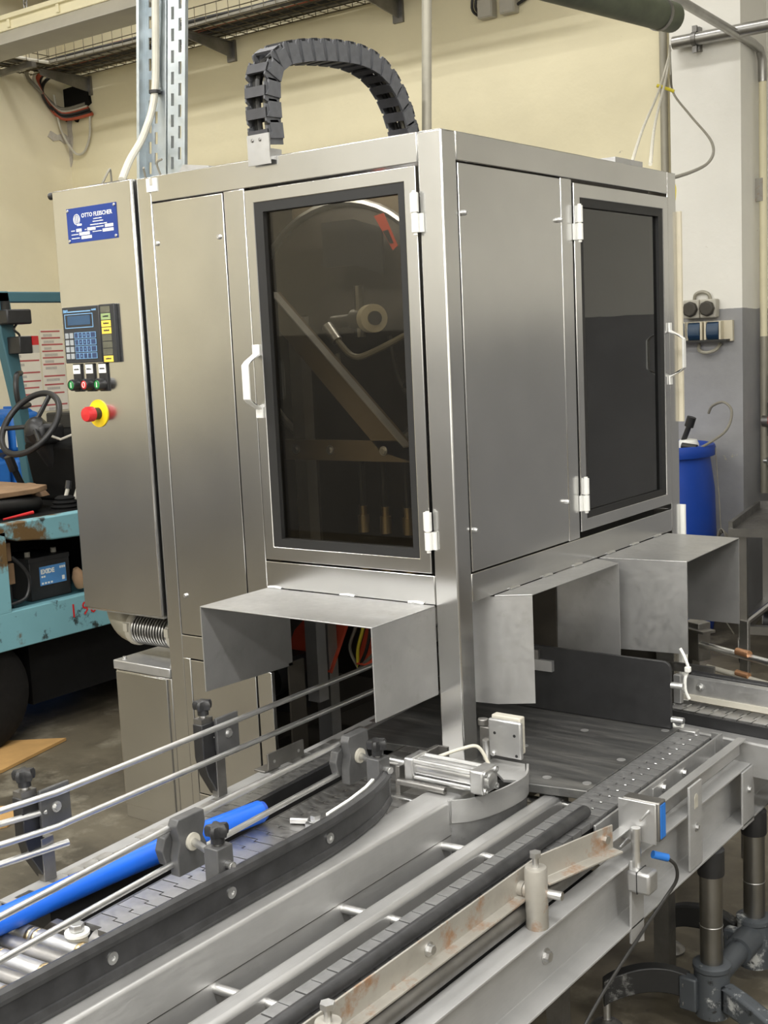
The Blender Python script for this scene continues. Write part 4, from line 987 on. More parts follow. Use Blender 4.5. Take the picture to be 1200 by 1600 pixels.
FP('round_rail', B().cyl((.02, .125, .722), (1.2, .135, .722), .011, 14), 'black')
FP('end_bracket', B().box(.014, .034, .035, .05, .668, .742), 'hood', bev=.001)
for x in (.3, .95): FP('leg', B().box(x - .02, x + .02, .02, .06, 0, .60), 'dullsteel')
zt_ = thing('cable_tie', 'white cable tie hanging round the guide angle below the deep hood', 'cable tie', (.255, .66, .70))
part('strap', B().tube(bez([(.240, .650, .815), (.252, .648, .795), (.262, .648, .768), (.256, .655, .752), (.252, .650, .735), (.252, .652, .705), (.258, .66, .682)], 6), .0042, 7), 'white', zt_)
part('head', B().box(.254, .268, .640, .654, .756, .770), 'white', zt_, bev=.002)
wc = solo('plastic_clip', B().tube([(.253, .570, .652), (.250, .571, .641), (.256, .572, .632), (.266, .572, .630), (.276, .572, .635), (.278, .572, .645), (.272, .572, .650)], .005, 8), 'white', 'small white curved plastic clip lying on the crossing conveyor beam', 'clip', (.265, .572, .636))
wg = thing('rod_guide', 'pair of pale guide rods on a steel post with copper clamps behind the crossing conveyor', 'guide rail', (.15, 1.25, 0))
d1 = Vector((.251, -.114, 0)).normalized()
for p0, z, r in ((Vector((.025, 1.302, .654)), .654, .0105), (Vector((.052, 1.286, .590)), .590, .0085)):
    part('rod', B().cyl(p0, p0 + d1 * .9, r, 14), 'bright' if z > .6 else 'greypaint', wg)
    q_ = p0 + d1 * (.155 if z > .6 else .125)
    part('copper_clamp', B().cyl(q_ + Vector((0, -.004, .010)), q_ + d1 * .05 + Vector((0, -.004, .010)), r * 1.1, 14), 'copper', wg)
part('post', B().obox((.175, 1.275, .375), (.034, .012, .75), -.43), 'dullsteel', wg, bev=.002)
part('end_block', B().obox((.0, 1.33, .66), (.07, .05, .12), -.43), 'dullsteel', wg, bev=.002)
part('end_block_lip', B().obox((.02, 1.30, .70), (.09, .05, .008), -.43), 'dullsteel', wg)
part('post', B().obox((-.02, 1.34, .30), (.034, .03, .60), -.43), 'dullsteel', wg)
mr = thing('rod_guide', 'dark guide bars between the hoods behind the guard board', 'guide rail', (-.1, .8, .46))
for z0, z1, x0, x1 in ((.812, .802, -.32, -.02), (.756, .744, -.32, -.02)): part('rod', B().cyl((x0, .80, z0), (x1, .80, z1), .007, 10), 'rod', mr)
part('bar', B().obox((.07, .80, .722), (.40, .012, .022), 0), 'dullsteel', mr)
part('support', B().box(-.30, -.28, .795, .815, .46, .82), 'dullsteel', mr)

# ================================================================== RIGHT BACKGROUND
dr = thing('drum', 'blue plastic drum with a rolled rim standing by the grey wall', 'drum', (-1.27, 3.9, 0))
part('drum_body', B().lathe([(.25, 0), (.268, .02), (.280, .10), (.288, .35), (.290, .55), (.284, .78), (.268, .90), (.262, .945), (.264, .96)], (-1.27, 3.9, 0), 'z', 40), 'drum', dr)
part('rim', B().lathe([(.262, .955), (.286, .958), (.291, .975), (.291, 1.000), (.284, 1.015), (.268, 1.018), (.262, 1.0), (.10, .992)], (-1.27, 3.9, 0), 'z', 40), 'drum', dr)
part('bung', B().cyl((-1.34, 3.78, .99), (-1.34, 3.78, 1.01), .04, 18), 'drum', dr)
part('paper_label', B().lathe([(.2885, .38), (.2905, .50), (.2905, .62), (.2895, .62), (.2885, .38)], (-1.27, 3.9, 0), 'z', 40), 'drum', dr) if False else None
pp = thing('hand_pump', 'small black hand pump on a white cap on top of the blue drum', 'pump', (-1.08, 3.86, .995))
part('cap', B().lathe([(.055, 0), (.055, .03), (.045, .05), (.02, .055)], (-1.10, 3.88, .995), 'z', 18), 'white', pp)
part('pump_head', B().cyl((-1.12, 3.86, 1.035), (-1.085, 3.86, 1.12), .014, 12).cyl((-1.087, 3.86, 1.115), (-1.070, 3.86, 1.165), .024, 12), 'black', pp)
part('outlet', B().cyl((-1.10, 3.80, 1.02), (-1.02, 3.80, 1.01), .018, 12), 'black', pp)
solo('hose', B().tube(bez([(-1.02, 3.80, 1.0), (-.93, 3.95, 1.08), (-.91, 4.0, 1.18), (-.96, 4.02, 1.23), (-1.03, 4.04, 1.21), (-1.06, 4.06, 1.17)], 8), .007, 8), 'cable', 'thin grey hose looping up beside the drum pump', 'hose', (-1.0, 4.0, 1.1))
wr = thing('wire_coil', 'coil of grey wire hanging from a line beside the drum', 'wire', (-.93, 3.95, .40))
for k in range(4): part('turn', B().tube([(-.945 + (.028 + .004 * k) * math.cos(2 * PI * q / 20), 3.93 + .012 * k, .46 + (.115 - .008 * k) * math.sin(2 * PI * q / 20)) for q in range(20)], .004, 6, closed=True), 'cable', wr)
part('line', B().tube([(-.985, 3.96, 1.0), (-.957, 3.94, .7), (-.95, 3.94, .55)], .003, 6), 'cable', wr)
part('tail', B().tube([(-.95, 3.94, .36), (-.95, 3.95, .1), (-.90, 3.98, .004)], .004, 6), 'cable', wr)
solo('white_strip', B().box(-1.005, -.99, 3.60, 3.612, .56, .80), 'white', 'narrow white strip leaning upright between the drum and the machine', 'strip', (-1.0, 3.6, .56)) if False else None
ws = thing('white_rail', 'narrow white upright profile with bolts at the rear edge of the machine', 'rail', (.004, 1.23, 0))
part('profile', B().box(-.03, .012, 1.222, 1.232, .20, 1.10), 'white', ws); part('profile', B().box(-.03, .012, 1.222, 1.232, 1.35, 1.96), 'beige', ws)
del ws
so = thing('double_socket', 'double wall socket with dark round lids above the grey dado', 'socket', (-1.17, 4.24, 1.72))
for x in (-1.205, -1.110):
    s = part('socket_box', B().box(x - .046, x + .046, 4.185, 4.24, 1.672, 1.772), 'greypaint', so, bev=.008)
    part('socket_lid', B().lathe([(.042, 0), (.042, -.020), (.036, -.026)], (x, 4.185, 1.722), 'y', 8), 'darkgreen', s, bev=.003)
part('cable_loop', B().tube(bez([(-1.20, 4.225, 1.772), (-1.19, 4.22, 1.80), (-1.155, 4.22, 1.812), (-1.12, 4.22, 1.80), (-1.11, 4.225, 1.772)], 5), .010, 8), 'pipe_grey', so)
sb = thing('socket_bank', 'row of navy hinged sockets on a rail below the double socket', 'socket', (-1.2, 4.24, 1.62))
part('back_rail', B().box(-1.42, -.985, 4.215, 4.24, 1.545, 1.655), 'beige', sb)
part('lower_rail', B().box(-1.42, -1.0, 4.17, 4.215, 1.545, 1.556), 'cable_dark', sb)
for x in (-1.36, -1.272, -1.185, -1.080):
    s = part('socket_lid', B().prism([(4.215, 1.556), (4.185, 1.556), (4.165, 1.58), (4.163, 1.61), (4.175, 1.642), (4.19, 1.650), (4.215, 1.650)], 'x', x - .034, x + .034), 'navy', sb, bev=.003)
    part('frame_edge', B().box(x + .036, x + .046, 4.172, 4.215, 1.556, 1.652), 'beige', s); part('frame_edge', B().box(x - .046, x - .036, 4.172, 4.215, 1.556, 1.652), 'beige', s)
solo('hook_bar', B().tube(bez([(-1.18, 4.235, 1.53), (-1.165, 4.20, 1.50), (-1.12, 4.19, 1.487), (-1.075, 4.20, 1.50), (-1.06, 4.235, 1.53)], 6), .010, 8), 'pipe_grey', 'curved grey hook below the navy sockets', 'hook', (-1.12, 4.24, 1.5))
dp = thing('duct_pipe', 'horizontal steel duct pipe clamped to the wall pier, upper right', 'pipe', (-.5, 4.19, 3.11))
part('pipe', B().cyl((-1.285, 4.19, 3.118), (1.2, 4.19, 3.118), .0335, 22), 'pipe', dp)
part('pipe_clamp', B().lathe([(.038, -.012), (.038, .012)], (-1.165, 4.19, 3.118), 'x', 22).box(-1.177, -1.153, 4.18, 4.20, 3.150, 3.185).box(-1.177, -1.153, 4.18, 4.20, 3.05, 3.085).box(-1.185, -1.145, 4.20, 4.24, 3.06, 3.18), 'dullsteel', dp)
solo('wall_pipe', B().cyl((-1.375, 4.262, 0), (-1.375, 4.262, 4.3), .021, 16), 'pipe_grey', 'vertical grey pipe down the wall beside the pier', 'pipe', (-1.375, 4.262, 0))
bpz = thing('bent_pipe', 'grey pipe running overhead and bending down along the pier, right edge', 'pipe', (-.9, 4.45, 1.6))
part('pipe', B().tube([(-1.24, 1.6, 3.40), (-1.0, 3.6, 3.175), (-.918, 4.36, 3.08), (-.908, 4.43, 3.06), (-.905, 4.46, 3.01), (-.905, 4.465, 2.9)], .023, 14), 'pipe', bpz)
part('lower_pipe', B().cyl((-.905, 4.465, 1.56), (-.905, 4.465, 2.90), .020, 14), 'cream', bpz)
part('lower_pipe', B().cyl((-.905, 4.465, .70), (-.905, 4.465, 1.56), .022, 14), 'pipe_grey', bpz)
part('flange', B().box(-.955, -.90, 4.44, 4.47, 2.28, 2.40), 'rust', bpz)
gpz = thing('ventilation_pipe', 'olive green ventilation pipe with rounded end hanging at the top edge', 'pipe', (-1.09, 3.0, 3.08))
part('pipe', B().lathe([(.02, .02), (.055, .015), (.068, 0), (.070, -.03), (.070, -1.4)], (0, 0, 0), 'z', 24).xf(Matrix.Translation((-.99, 3.5, 3.075)) @ Vector((.2, 1, -.02)).to_track_quat('Z', 'Y').to_matrix().to_4x4()), 'olive', gpz)
part('hanger_ring', B().lathe([(.075, -.01), (.075, .01)], (0, 0, -.10), 'z', 22).xf(Matrix.Translation((-.99, 3.5, 3.075)) @ Vector((.2, 1, -.02)).to_track_quat('Z', 'Y').to_matrix().to_4x4()), 'dullsteel', gpz)
part('hanger_rod', B().cyl((-1.012, 3.4, 3.14), (-1.03, 3.4, 3.20), .012, 10), 'dullsteel', gpz)
for nm, pts, mt, lab in (
    ('cable', [(-1.285, 4.15, 3.075), (-.928, 3.2, 2.70), (-.504, 2.1, 2.357), (-.094, 1.12, 2.09)], 'cable_white', 'thin white cable sagging from the duct pipe to the machine roof, left one'),
    ('cable', [(-1.285, 4.14, 3.085), (-1.066, 3.6, 2.847), (-.545, 2.3, 2.407), (-.033, 1.12, 2.09)], 'cable_white', 'thin white cable sagging from the duct pipe to the machine roof, right one'),
    ('cable', [(-1.28, 4.13, 3.095), (-1.046, 3.6, 2.858), (-1.034, 3.6, 2.752), (-.783, 3.2, 2.567), (-.443, 2.6, 2.347), (-.218, 2.0, 2.189), (-.03, 1.25, 2.06), (-.03, 1.19, 2.075)], 'cable', 'grey cable looping wide from the duct pipe to the rear machine corner')):
    solo(nm, B().tube(bez(pts, 10), .0055, 8), mt, lab, 'cable', pts[-1])
solo('earth_wire', B().tube(bez([(-.975, 3.28, 2.735), (-.94, 3.29, 2.72), (-.90, 3.30, 2.70)], 5), .008, 7), 'yg', 'yellow green wire tied across the hanging cables', 'wire', (-.94, 3.29, 2.72))
solo('earth_wire', B().tube(bez([(-.02, 1.228, 2.06), (-.012, 1.235, 2.03), (-.014, 1.235, 1.995)], 5), .006, 7), 'yg', 'yellow green wire end at the rear top corner of the machine', 'wire', (-.012, 1.235, 2.03))
jb = None
for k, (x, z) in enumerate(((-2.475, 3.53), (-2.325, 3.53))):
    j = thing('junction_box', ('left' if k == 0 else 'right') + ' one of two grey junction boxes at the top of the back wall', 'box', (x, 4.3, z))
    part('box', B().box(x - .05, x + .05, 4.24, 4.30, z - .055, z + .055), 'greypaint', j, bev=.006)
    part('cover', B().box(x - .046, x + .046, 4.234, 4.24, z - .05, z + .05), 'greypaint', j, bev=.003)
for k in range(4): solo('cable', B().tube(bez([(-2.53 - .01 * k, 4.28, 3.66 + .1 * k), (-2.56 - .025 * k, 4.28, 3.56), (-2.52, 4.28, 3.50 - .006 * k)] if k < 2 else [(-2.275, 4.28, 3.52), (-2.22 + .02 * k, 4.28, 3.52 + .02 * k), (-2.20 + .025 * k, 4.28, 3.62), (-2.20 + .03 * k, 4.28, 3.85)], 6), .008, 7), 'cable_dark', 'dark cables looping out of the %s grey junction box on the wall' % ('left' if k < 2 else 'right'), 'cable', (-2.4, 4.28, 3.5), group='cables of the %s junction box' % ('left' if k < 2 else 'right'))

# trolley bench with cable reel
tb = thing('trolley_bench', 'steel work trolley on castors with a raised rim, at the right edge', 'trolley', (-.70, 3.40, 0), rotz=math.radians(10))
TB = lambda n, b, m, par=None, bev=0.0: part(n, b, m, par or tb, None, bev, local=True)
TB('top', B().box(0, 1.1, 0, .75, .640, .662), 'dullsteel', bev=.002)
TB('rim', B().box(0, .02, 0, .75, .662, .70), 'dullsteel'); TB('rim', B().box(.02, 1.1, .73, .75, .662, .70), 'dullsteel'); TB('front_edge', B().box(0, 1.1, -.008, 0, .628, .668), 'pipe')
for x in (.06, 1.04):
    for y in (.04, .70):
        TB('leg', B().box(x - .02, x + .02, y - .02, y + .02, .13, .64), 'pipe')
        c = TB('castor_wheel', B().cyl((x - .015, y, .055), (x + .015, y, .055), .055, 22), 'black')
        TB('castor_fork', B().box(x - .024, x - .018, y - .02, y + .02, .05, .13).box(x + .018, x + .024, y - .02, y + .02, .05, .13).box(x - .024, x + .024, y - .02, y + .02, .122, .13), 'bright', c)
TB('lower_rail', B().box(.04, 1.06, .02, .06, .15, .19), 'pipe'); TB('lower_rail', B().box(.04, .08, .04, .70, .15, .19), 'pipe')
TB('brace', B().tube([(.06, .04, .19), (.36, .04, .45)], .016, 8), 'dullsteel')
cr_ = thing('cable_reel', 'dark navy cable reel on a tubular frame standing on the trolley', 'reel', (-.36, 3.85, .662))
ay = Vector((.25, -1, 0)).normalized(); cR = Vector((-.35, 3.85, .93))
part('flange', B().lathe([(.03, -.004), (.235, -.004), (.24, 0), (.235, .004), (.03, .004)], (0, 0, .09), 'z', 36).xf(Matrix.Translation(cR) @ ay.to_track_quat('Z', 'Y').to_matrix().to_4x4()), 'reel', cr_)
part('flange', B().lathe([(.03, -.004), (.235, -.004), (.24, 0), (.235, .004), (.03, .004)], (0, 0, -.09), 'z', 36).xf(Matrix.Translation(cR) @ ay.to_track_quat('Z', 'Y').to_matrix().to_4x4()), 'reel', cr_)
part('cable_winding', B().lathe([(.19, -.085), (.20, -.05), (.195, 0), (.20, .05), (.19, .085)], (0, 0, 0), 'z', 32).xf(Matrix.Translation(cR) @ ay.to_track_quat('Z', 'Y').to_matrix().to_4x4()), 'black_soft', cr_)
part('hub', B().cyl(cR + ay * .09, cR + ay * .12, .05, 20), 'black', cr_)
part('hub_knob', B().cyl(cR + ay * .09 + Vector((-.15, 0, .02)), cR + ay * .11 + Vector((-.15, 0, .02)), .018, 12), 'bright', cr_)
for s in (-1, 1):
    o_ = cR + ay * .13 * s
    part('frame_tube', B().tube(bez([o_ + Vector((0, 0, 0)), o_ + Vector((-.12, 0, -.10)), o_ + Vector((-.17, 0, -.20)), o_ + Vector((-.14, 0, -.252)), o_ + Vector((.14, 0, -.252)), o_ + Vector((.17, 0, -.20)), o_ + Vector((.12, 0, -.10)), o_], 6), .014, 10), 'pipe_grey', cr_)
hs_ = thing('hose_roll', 'coiled black hose on the floor under the steel trolley', 'hose', (-.2, 3.75, 0))
for k in range(6): part('turn', B().tube([(-.15 + .24 * math.cos(2 * PI * q / 24), 3.75 + .035 * (k - 3), .36 + .30 * math.sin(2 * PI * q / 24)) for q in range(24)], .022, 8, closed=True), 'black_soft', hs_)
vl = thing('ball_valve', 'shut-off valve with a red lever on the pipe at the right edge', 'valve', (-.84, 4.46, 1.15))
part('valve_body', B().cyl((-.905, 4.44, 1.10), (-.86, 4.44, 1.10), .03, 14).cyl((-.86, 4.44, 1.02), (-.86, 4.44, 1.20), .018, 12), 'dullsteel', vl)
part('lever', B().box(-.865, -.70, 4.40, 4.415, 1.085, 1.125), 'red', vl, bev=.004)
part('tap', B().cyl((-.86, 4.44, .86), (-.86, 4.44, .90), .022, 12).cyl((-.90, 4.44, .88), (-.80, 4.44, .88), .010, 10), 'bright', vl)
part('riser', B().cyl((-.86, 4.44, .70), (-.86, 4.44, 1.35), .012, 10), 'cable_dark', vl)

# ================================================================== UPPER LEFT: TRAY, LAMP TRUNKING
tr = thing('cable_tray', 'rusty wire mesh cable tray on wall brackets along the top of the back wall', 'tray', (-4, 4.05, 3.72))
w = B()
for y, z in ((3.86, 3.84), (3.86, 3.78), (3.86, 3.72), (3.96, 3.72), (4.06, 3.72), (4.16, 3.72), (4.25, 3.72), (4.25, 3.78), (4.25, 3.84)): w.tube([(-6.28, y, z), (-1.45, y, z)], .0035, 4)
x = -6.25
while x < -1.45:
    w.tube([(x, 3.86, 3.845), (x, 3.86, 3.72), (x, 4.25, 3.72), (x, 4.25, 3.845)], .0032, 4); x += .10
part('wire_mesh', w, 'wire', tr, kind='stuff')
w = B()
for x, z in ((-6.27, 3.84), (-6.27, 3.72), (-6.15, 3.72), (-6.03, 3.72), (-5.92, 3.72), (-5.92, 3.78), (-5.92, 3.84)): w.tube([(x, 2.0, z), (x, 3.86, z)], .0035, 4)
y = 2.05
while y < 3.86:
    w.tube([(-6.27, y, 3.845), (-6.27, y, 3.72), (-5.92, y, 3.72), (-5.92, y, 3.845)], .0032, 4); y += .10
part('wire_mesh', w, 'wire', tr, kind='stuff')
part('bracket', B().box(-6.29, -5.88, 3.66, 3.70, 3.675, 3.712), 'dullsteel', tr)
for x in (-6.02, -4.53, -3.12, -1.75):
    b_ = part('bracket', B().prism([(4.28, 3.60), (4.28, 3.70), (3.84, 3.705), (3.84, 3.665)], 'x', x - .004, x + .004).box(x - .02, x + .02, 3.84, 4.28, 3.700, 3.706), 'dullsteel', tr)
    part('bracket_foot', B().box(x - .045, x + .03, 4.28, 4.30, 3.575, 3.715), 'dullsteel', b_)
TC = [(3.89, 3.735, 'cable'), (3.93, 3.74, 'cable_dark'), (3.97, 3.737, 'cable_white'), (4.01, 3.742, 'cable_red'), (4.05, 3.738, 'cable_dark'), (4.09, 3.74, 'cable_dark'), (4.13, 3.74, 'cable_dark'), (4.17, 3.74, 'cable'), (4.21, 3.74, 'cable_dark'),
      (3.91, 3.762, 'cable_dark'), (3.96, 3.765, 'cable_dark'), (4.0, 3.765, 'cable_dark'), (4.05, 3.768, 'cable'), (4.11, 3.765, 'cable_dark'), (4.17, 3.766, 'cable_dark'), (4.02, 3.79, 'cable_red'), (4.1, 3.792, 'cable_dark'), (4.2, 3.77, 'cable_dark')]
for k, (y, z, mt) in enumerate(TC):
    pts = [(-6.2 + .55 * q, y + random.uniform(-.012, .012), z + random.uniform(-.003, .012)) for q in range(9)]
    hang = k in (0, 2, 3, 4, 6, 15)
    if hang: pts = [(-6.06 + .01 * (k % 8), 4.28, 3.52 - .012 * (k % 8)), (-6.25, 4.20, 3.50 - .01 * (k % 8)), (-6.27, 4.05, 3.60), (-6.22, y, 3.735)] + pts[1:]
    kind = {'cable': 'grey', 'cable_dark': 'black', 'cable_white': 'off-white', 'cable_red': 'red'}[mt]
    solo('cable', B().tube(bez(pts, 6), .0135, 7), mt, kind + (' cable leaving the wire tray into the broken wall corner' if hang else ' cable lying along the wire mesh tray on the back wall'), 'cable', (-4, y, z), group=kind + (' cables leaving the tray' if hang else ' cables in the wire tray'))
solo('cable', B().tube(bez([(-6.26, 4.15, 3.60), (-6.27, 4.2, 3.35), (-6.22, 4.27, 3.18), (-6.12, 4.28, 3.17), (-6.04, 4.28, 3.28), (-6.02, 4.28, 3.45)], 6), .009, 7), 'cable_white', 'pale cable hanging in a loop in the broken wall corner', 'cable', (-6.2, 4.2, 3.3))
for k in range(9):
    x = -6.24 + .036 * k; mt = ('cable_white', 'cable_dark', 'cable', 'cable_dark')[k % 4]
    solo('cable', B().tube(bez([(x, 2.0 + .46 * q, 3.74 + random.uniform(-.002, .014)) for q in range(5)] + [(x + .1, 4.0, 3.75)], 6), .014, 7), mt, ('off-white', 'black', 'grey', 'black')[k % 4] + ' cable lying in the short tray branch along the left wall', 'cable', (x, 3, 3.74), group=('off-white', 'black', 'grey', 'black')[k % 4] + ' cables in the left tray branch')
lt = thing('lamp_trunking', 'cream fluorescent lamp trunking hung on a chain across the upper left', 'lamp', (-4.7, 2.5, 3.55))
part('trunk', B().box(-6.2, -3.28, 2.42, 2.54, 3.475, 3.548), 'cream', lt, bev=.004)
part('upper_lip', B().box(-6.2, -3.28, 2.40, 2.42, 3.530, 3.556), 'cream', lt, bev=.002)
part('reflector', B().prism([(2.43, 3.475), (2.40, 3.44), (2.36, 3.385), (2.37, 3.382), (2.60, 3.382), (2.61, 3.385), (2.54, 3.475)], 'x', -6.2, -3.30), 'greypaint', lt, bev=.004)
for x in (-4.95, -4.50, -4.07, -3.68): part('clip', B().box(x - .012, x + .012, 2.408, 2.42, 3.485, 3.535), 'cream', lt, bev=.002)
part('end_unit', B().box(-3.27, -3.12, 2.42, 2.52, 3.44, 3.50), 'greypaint', lt, bev=.006)
ch = thing('hanging_chain', 'dark link chain holding up the lamp trunking', 'chain', (-4.41, 2.47, 3.56))
cl0 = None
for k in range(18):
    M4 = Matrix.Translation((0, 0, .03 + .042 * k)) @ Matrix.Rotation((k % 2) * PI / 2, 4, 'Z')
    if cl0 is None:
        cl0 = part('chain_link', B().tube([(.012 * math.cos(a), 0, (.018 if math.sin(a) > 0 else -.018) + .012 * math.sin(a)) for a in [2 * PI * q / 12 for q in range(12)]], .004, 6, closed=True), 'dullsteel', ch, local=True); cl0.matrix_local = M4
    else: clone(cl0, ch, M=M4)
part('hook', B().box(-4.44, -4.38, 2.44, 2.50, 3.548, 3.57), 'black', ch)

# ================================================================== LEFT: WALL POSTER, CANISTERS
po = thing('poster', 'white wall poster with rows of red print behind the forklift, right sheet', 'poster', (-6.295, 3.95, 1.55))
part('sheet', B().box(-6.298, -6.294, 3.86, 4.08, 1.22, 1.84), 'paper', po)
p2 = thing('poster', 'white wall poster with rows of red print behind the forklift, left sheet', 'poster', (-6.295, 3.68, 1.55))
part('sheet', B().box(-6.298, -6.294, 3.56, 3.845, 1.22, 1.80), 'paper', p2)
for o_, y0, y1, zt in ((po, 3.87, 4.07, 1.83), (p2, 3.57, 3.835, 1.78)):
    z = zt
    while z > 1.25:
        part('print_line', B().box(-6.294, -6.2932, y0, y1 - random.choice((0, 0, .02)), z - .012, z), 'poster_red', o_)
        part('print_block', B().box(-6.294, -6.2934, y0 + .02, y0 + random.uniform(.09, .15), z - .045, z - .025), 'poster_grey', o_)
        z -= random.choice((.05, .065, .09))
def canister(y, z, lab, x=-6.0, h=.32, label=True):
    c = thing('canister', lab, 'canister', (x, y, z))
    part('canister_body', B().box(x - .13, x + .13, y - .125, y + .125, z, z + h * .86), 'can', c, bev=.03)
    part('canister_top', B().prism([(y - .115, z + h * .80), (y + .115, z + h * .80), (y + .06, z + h * .93), (y - .06, z + h * .93)], 'x', x - .11, x + .11), 'can', c, bev=.01)
    part('canister_cap', B().cyl((x, y + .06, z + h * .88), (x, y + .06, z + h), .032, 14), 'red' if label == 2 else 'can', c)
    part('canister_grip', B().box(x - .1, x + .05, y - .02, y + .02, z + h * .90, z + h * .985), 'can', c, bev=.006)
    if label:
        l = part('paper_label', B().box(x + .130, x + .132, y - .10, y + .115, z + .03, z + h * .58), 'white', c)
        part('label_print', B().box(x + .132, x + .1326, y - .03, y + .04, z + h * .30, z + h * .45), 'navy', l)
for k in range(4): canister(3.345, .325 * k, ('lowest', 'second', 'third', 'topmost')[k] + ' blue canister of the stack behind the forklift pillar', label=(1 if k == 3 else 0))
for k in range(4): canister(3.06, .325 * k, ('lowest', 'second', 'third', 'topmost')[k] + ' blue canister of the stack at the left picture edge', label=(1 if k == 3 else 0))
for k in range(4): canister(3.90, .305 * k, ('lowest', 'second', 'third', 'topmost')[k] + ' blue canister of the stack nearest the control cabinet', label=(2 if k == 3 else 0), h=.305)

# ================================================================== FORKLIFT
fk = thing('forklift', 'worn teal forklift truck with black steering wheel, parked left of the machine', 'forklift', (-3.25, .9, 0))
XS = -2.778
sill = part('chassis_sill', B().prism([(-.6, .435), (2.1, .425), (2.1, .592), (-.6, .585)], 'x', XS - .05, XS), 'teal', fk, bev=.004)
part('sill_top', B().box(-3.72, XS - .005, .55, 2.1, .570, .585), 'teal_dark', fk)
text('lettering', '1 90', .085, (XS + .001, 1.135, .500), (0, 1, 0), (0, 0, 1), 'red', sill, depth=.0008)
part('floor_plate', B().prism([(.3, .955), (2.1, .955), (2.1, .845), (1.25, .847), (1.08, .855), (.98, .868), (.90, .876), (.80, .912), (.3, .92)], 'x', XS - .06, XS), 'teal', fk, bev=.006)
part('floor_deck', B().box(-3.72, XS - .06, .3, 2.1, .925, .945), 'black_soft', fk)
part('side_post', B().box(XS - .06, XS, .60, .843, .585, .925), 'teal', fk, bev=.004)
part('underframe', B().box(-3.70, XS - .10, .98, 2.2, .14, .43), 'black_soft', fk)
part('underframe', B().box(-3.70, XS - .30, -.4, .98, .30, .57), 'black_soft', fk)
part('battery_bay', B().box(-3.72, -3.30, .6, 2.1, .585, .925), 'black_soft', fk)
part('bay_wall', B().box(-3.30, XS - .06, 1.55, 1.6, .585, .925), 'black_soft', fk)
for y in (.70, -.75 + .9 * 0):
    if y < 0: continue
    wv = part('wheel', B().lathe([(.12, -.09), (.20, -.09), (.236, -.07), (.245, -.03), (.245, .03), (.236, .07), (.20, .09), (.12, .09)], (XS - .13, y, .245), 'x', 40), 'tyre', fk)
    part('wheel_rim', B().lathe([(.125, .05), (.135, .088), (.115, .075), (.05, .06), (.05, .085), (.02, .09)], (XS - .13, y, .245), 'x', 32), 'black', wv)
part('wheel', B().lathe([(.12, -.09), (.20, -.09), (.236, -.07), (.245, 0), (.236, .07), (.20, .09), (.12, .09)], (-3.6, .70, .245), 'x', 32), 'tyre', fk)
part('wheel', B().lathe([(.12, -.09), (.20, -.09), (.285, -.07), (.30, 0), (.285, .07), (.20, .09), (.12, .09)], (-3.0, 2.0, .30), 'x', 32), 'tyre', fk)
part('wheel', B().lathe([(.12, -.09), (.20, -.09), (.285, -.07), (.30, 0), (.285, .07), (.20, .09), (.12, .09)], (-3.6, 2.0, .30), 'x', 32), 'tyre', fk)
# seat, board, hood
part('seat_cushion', B().box(-3.55, -3.00, .45, 1.20, .945, 1.03), 'seat', fk, bev=.03)
part('seat_bolster', B().tube(bez([(-3.02, .5, 1.0), (-3.0, .9, 1.0), (-3.03, 1.19, .985), (-3.2, 1.22, .98)], 6), .035, 12), 'seat', fk)
part('red_pen', B().cyl((XS - .12, .925, .958), (XS - .10, 1.065, .970), .004, 10, r2=.008), 'red', fk)
part('board', B().prism([(-3.6, .4), (-3.0, .4), (-2.98, 1.16), (-3.06, 1.29), (-3.6, 1.33)], 'z', 1.035, 1.058), 'wood', fk, 'worn brown board over the seat', bev=.003)
part('rag', B().lathe([(.09, 0), (.075, .02), (.03, .055), (.01, .06)], (-3.2, 1.30, 1.0), 'z', 9), 'wood', fk)
part('cowl', B().prism([(1.52, .945), (2.0, .945), (2.0, 1.33), (1.66, 1.30), (1.47, 1.22)], 'x', -3.45, -2.86), 'black_soft', fk, bev=.02)
part('dash', B().box(-3.45, -2.90, 1.62, 2.0, 1.28, 1.36), 'black', fk, bev=.01)
part('column', B().cyl((-3.28, 1.56, 1.10), (-3.28, 1.42, 1.30), .055, 16), 'black', fk)
part('column_cover', B().box(-3.35, -3.21, 1.40, 1.54, 1.22, 1.32), 'black', fk, bev=.02)
part('wiper_lever', B().tube([(-3.22, 1.44, 1.27), (-3.10, 1.42, 1.25), (-3.06, 1.46, 1.27)], .006, 7), 'greypaint', fk)
swc = Vector((-3.278, 1.395, 1.325)); swn = Vector((0.06, -.80, .60)).normalized(); Ms = Matrix.Translation(swc) @ swn.to_track_quat('Z', 'Y').to_matrix().to_4x4()
sw = part('steering_wheel', B().tube([(.168 * math.cos(2 * PI * k / 48), .168 * math.sin(2 * PI * k / 48), 0) for k in range(48)], .0145, 12, closed=True).xf(Ms), 'black', fk)
for a in (75, 190, 320): part('spoke', B().tube([(.02 * math.cos(math.radians(a)), .02 * math.sin(math.radians(a)), -.02), (.164 * math.cos(math.radians(a)), .164 * math.sin(math.radians(a)), 0)], .011, 8).xf(Ms), 'black', sw)
part('wheel_hub', B().lathe([(.055, -.06), (.055, -.02), (.035, .0), (.015, .008)], (0, 0, 0), 'z', 20).xf(Ms), 'black', sw)
for k in range(2):
    lv = part('lever', B().tube([(-2.98, 1.31 + .055 * k, .96), (-2.98, 1.345 + .06 * k, 1.045)], .009, 8), 'greypaint', fk)
    part('lever_grip', B().cyl((-2.98, 1.342 + .06 * k, 1.035), (-2.98, 1.352 + .06 * k, 1.07), .014, 10), 'black', lv)
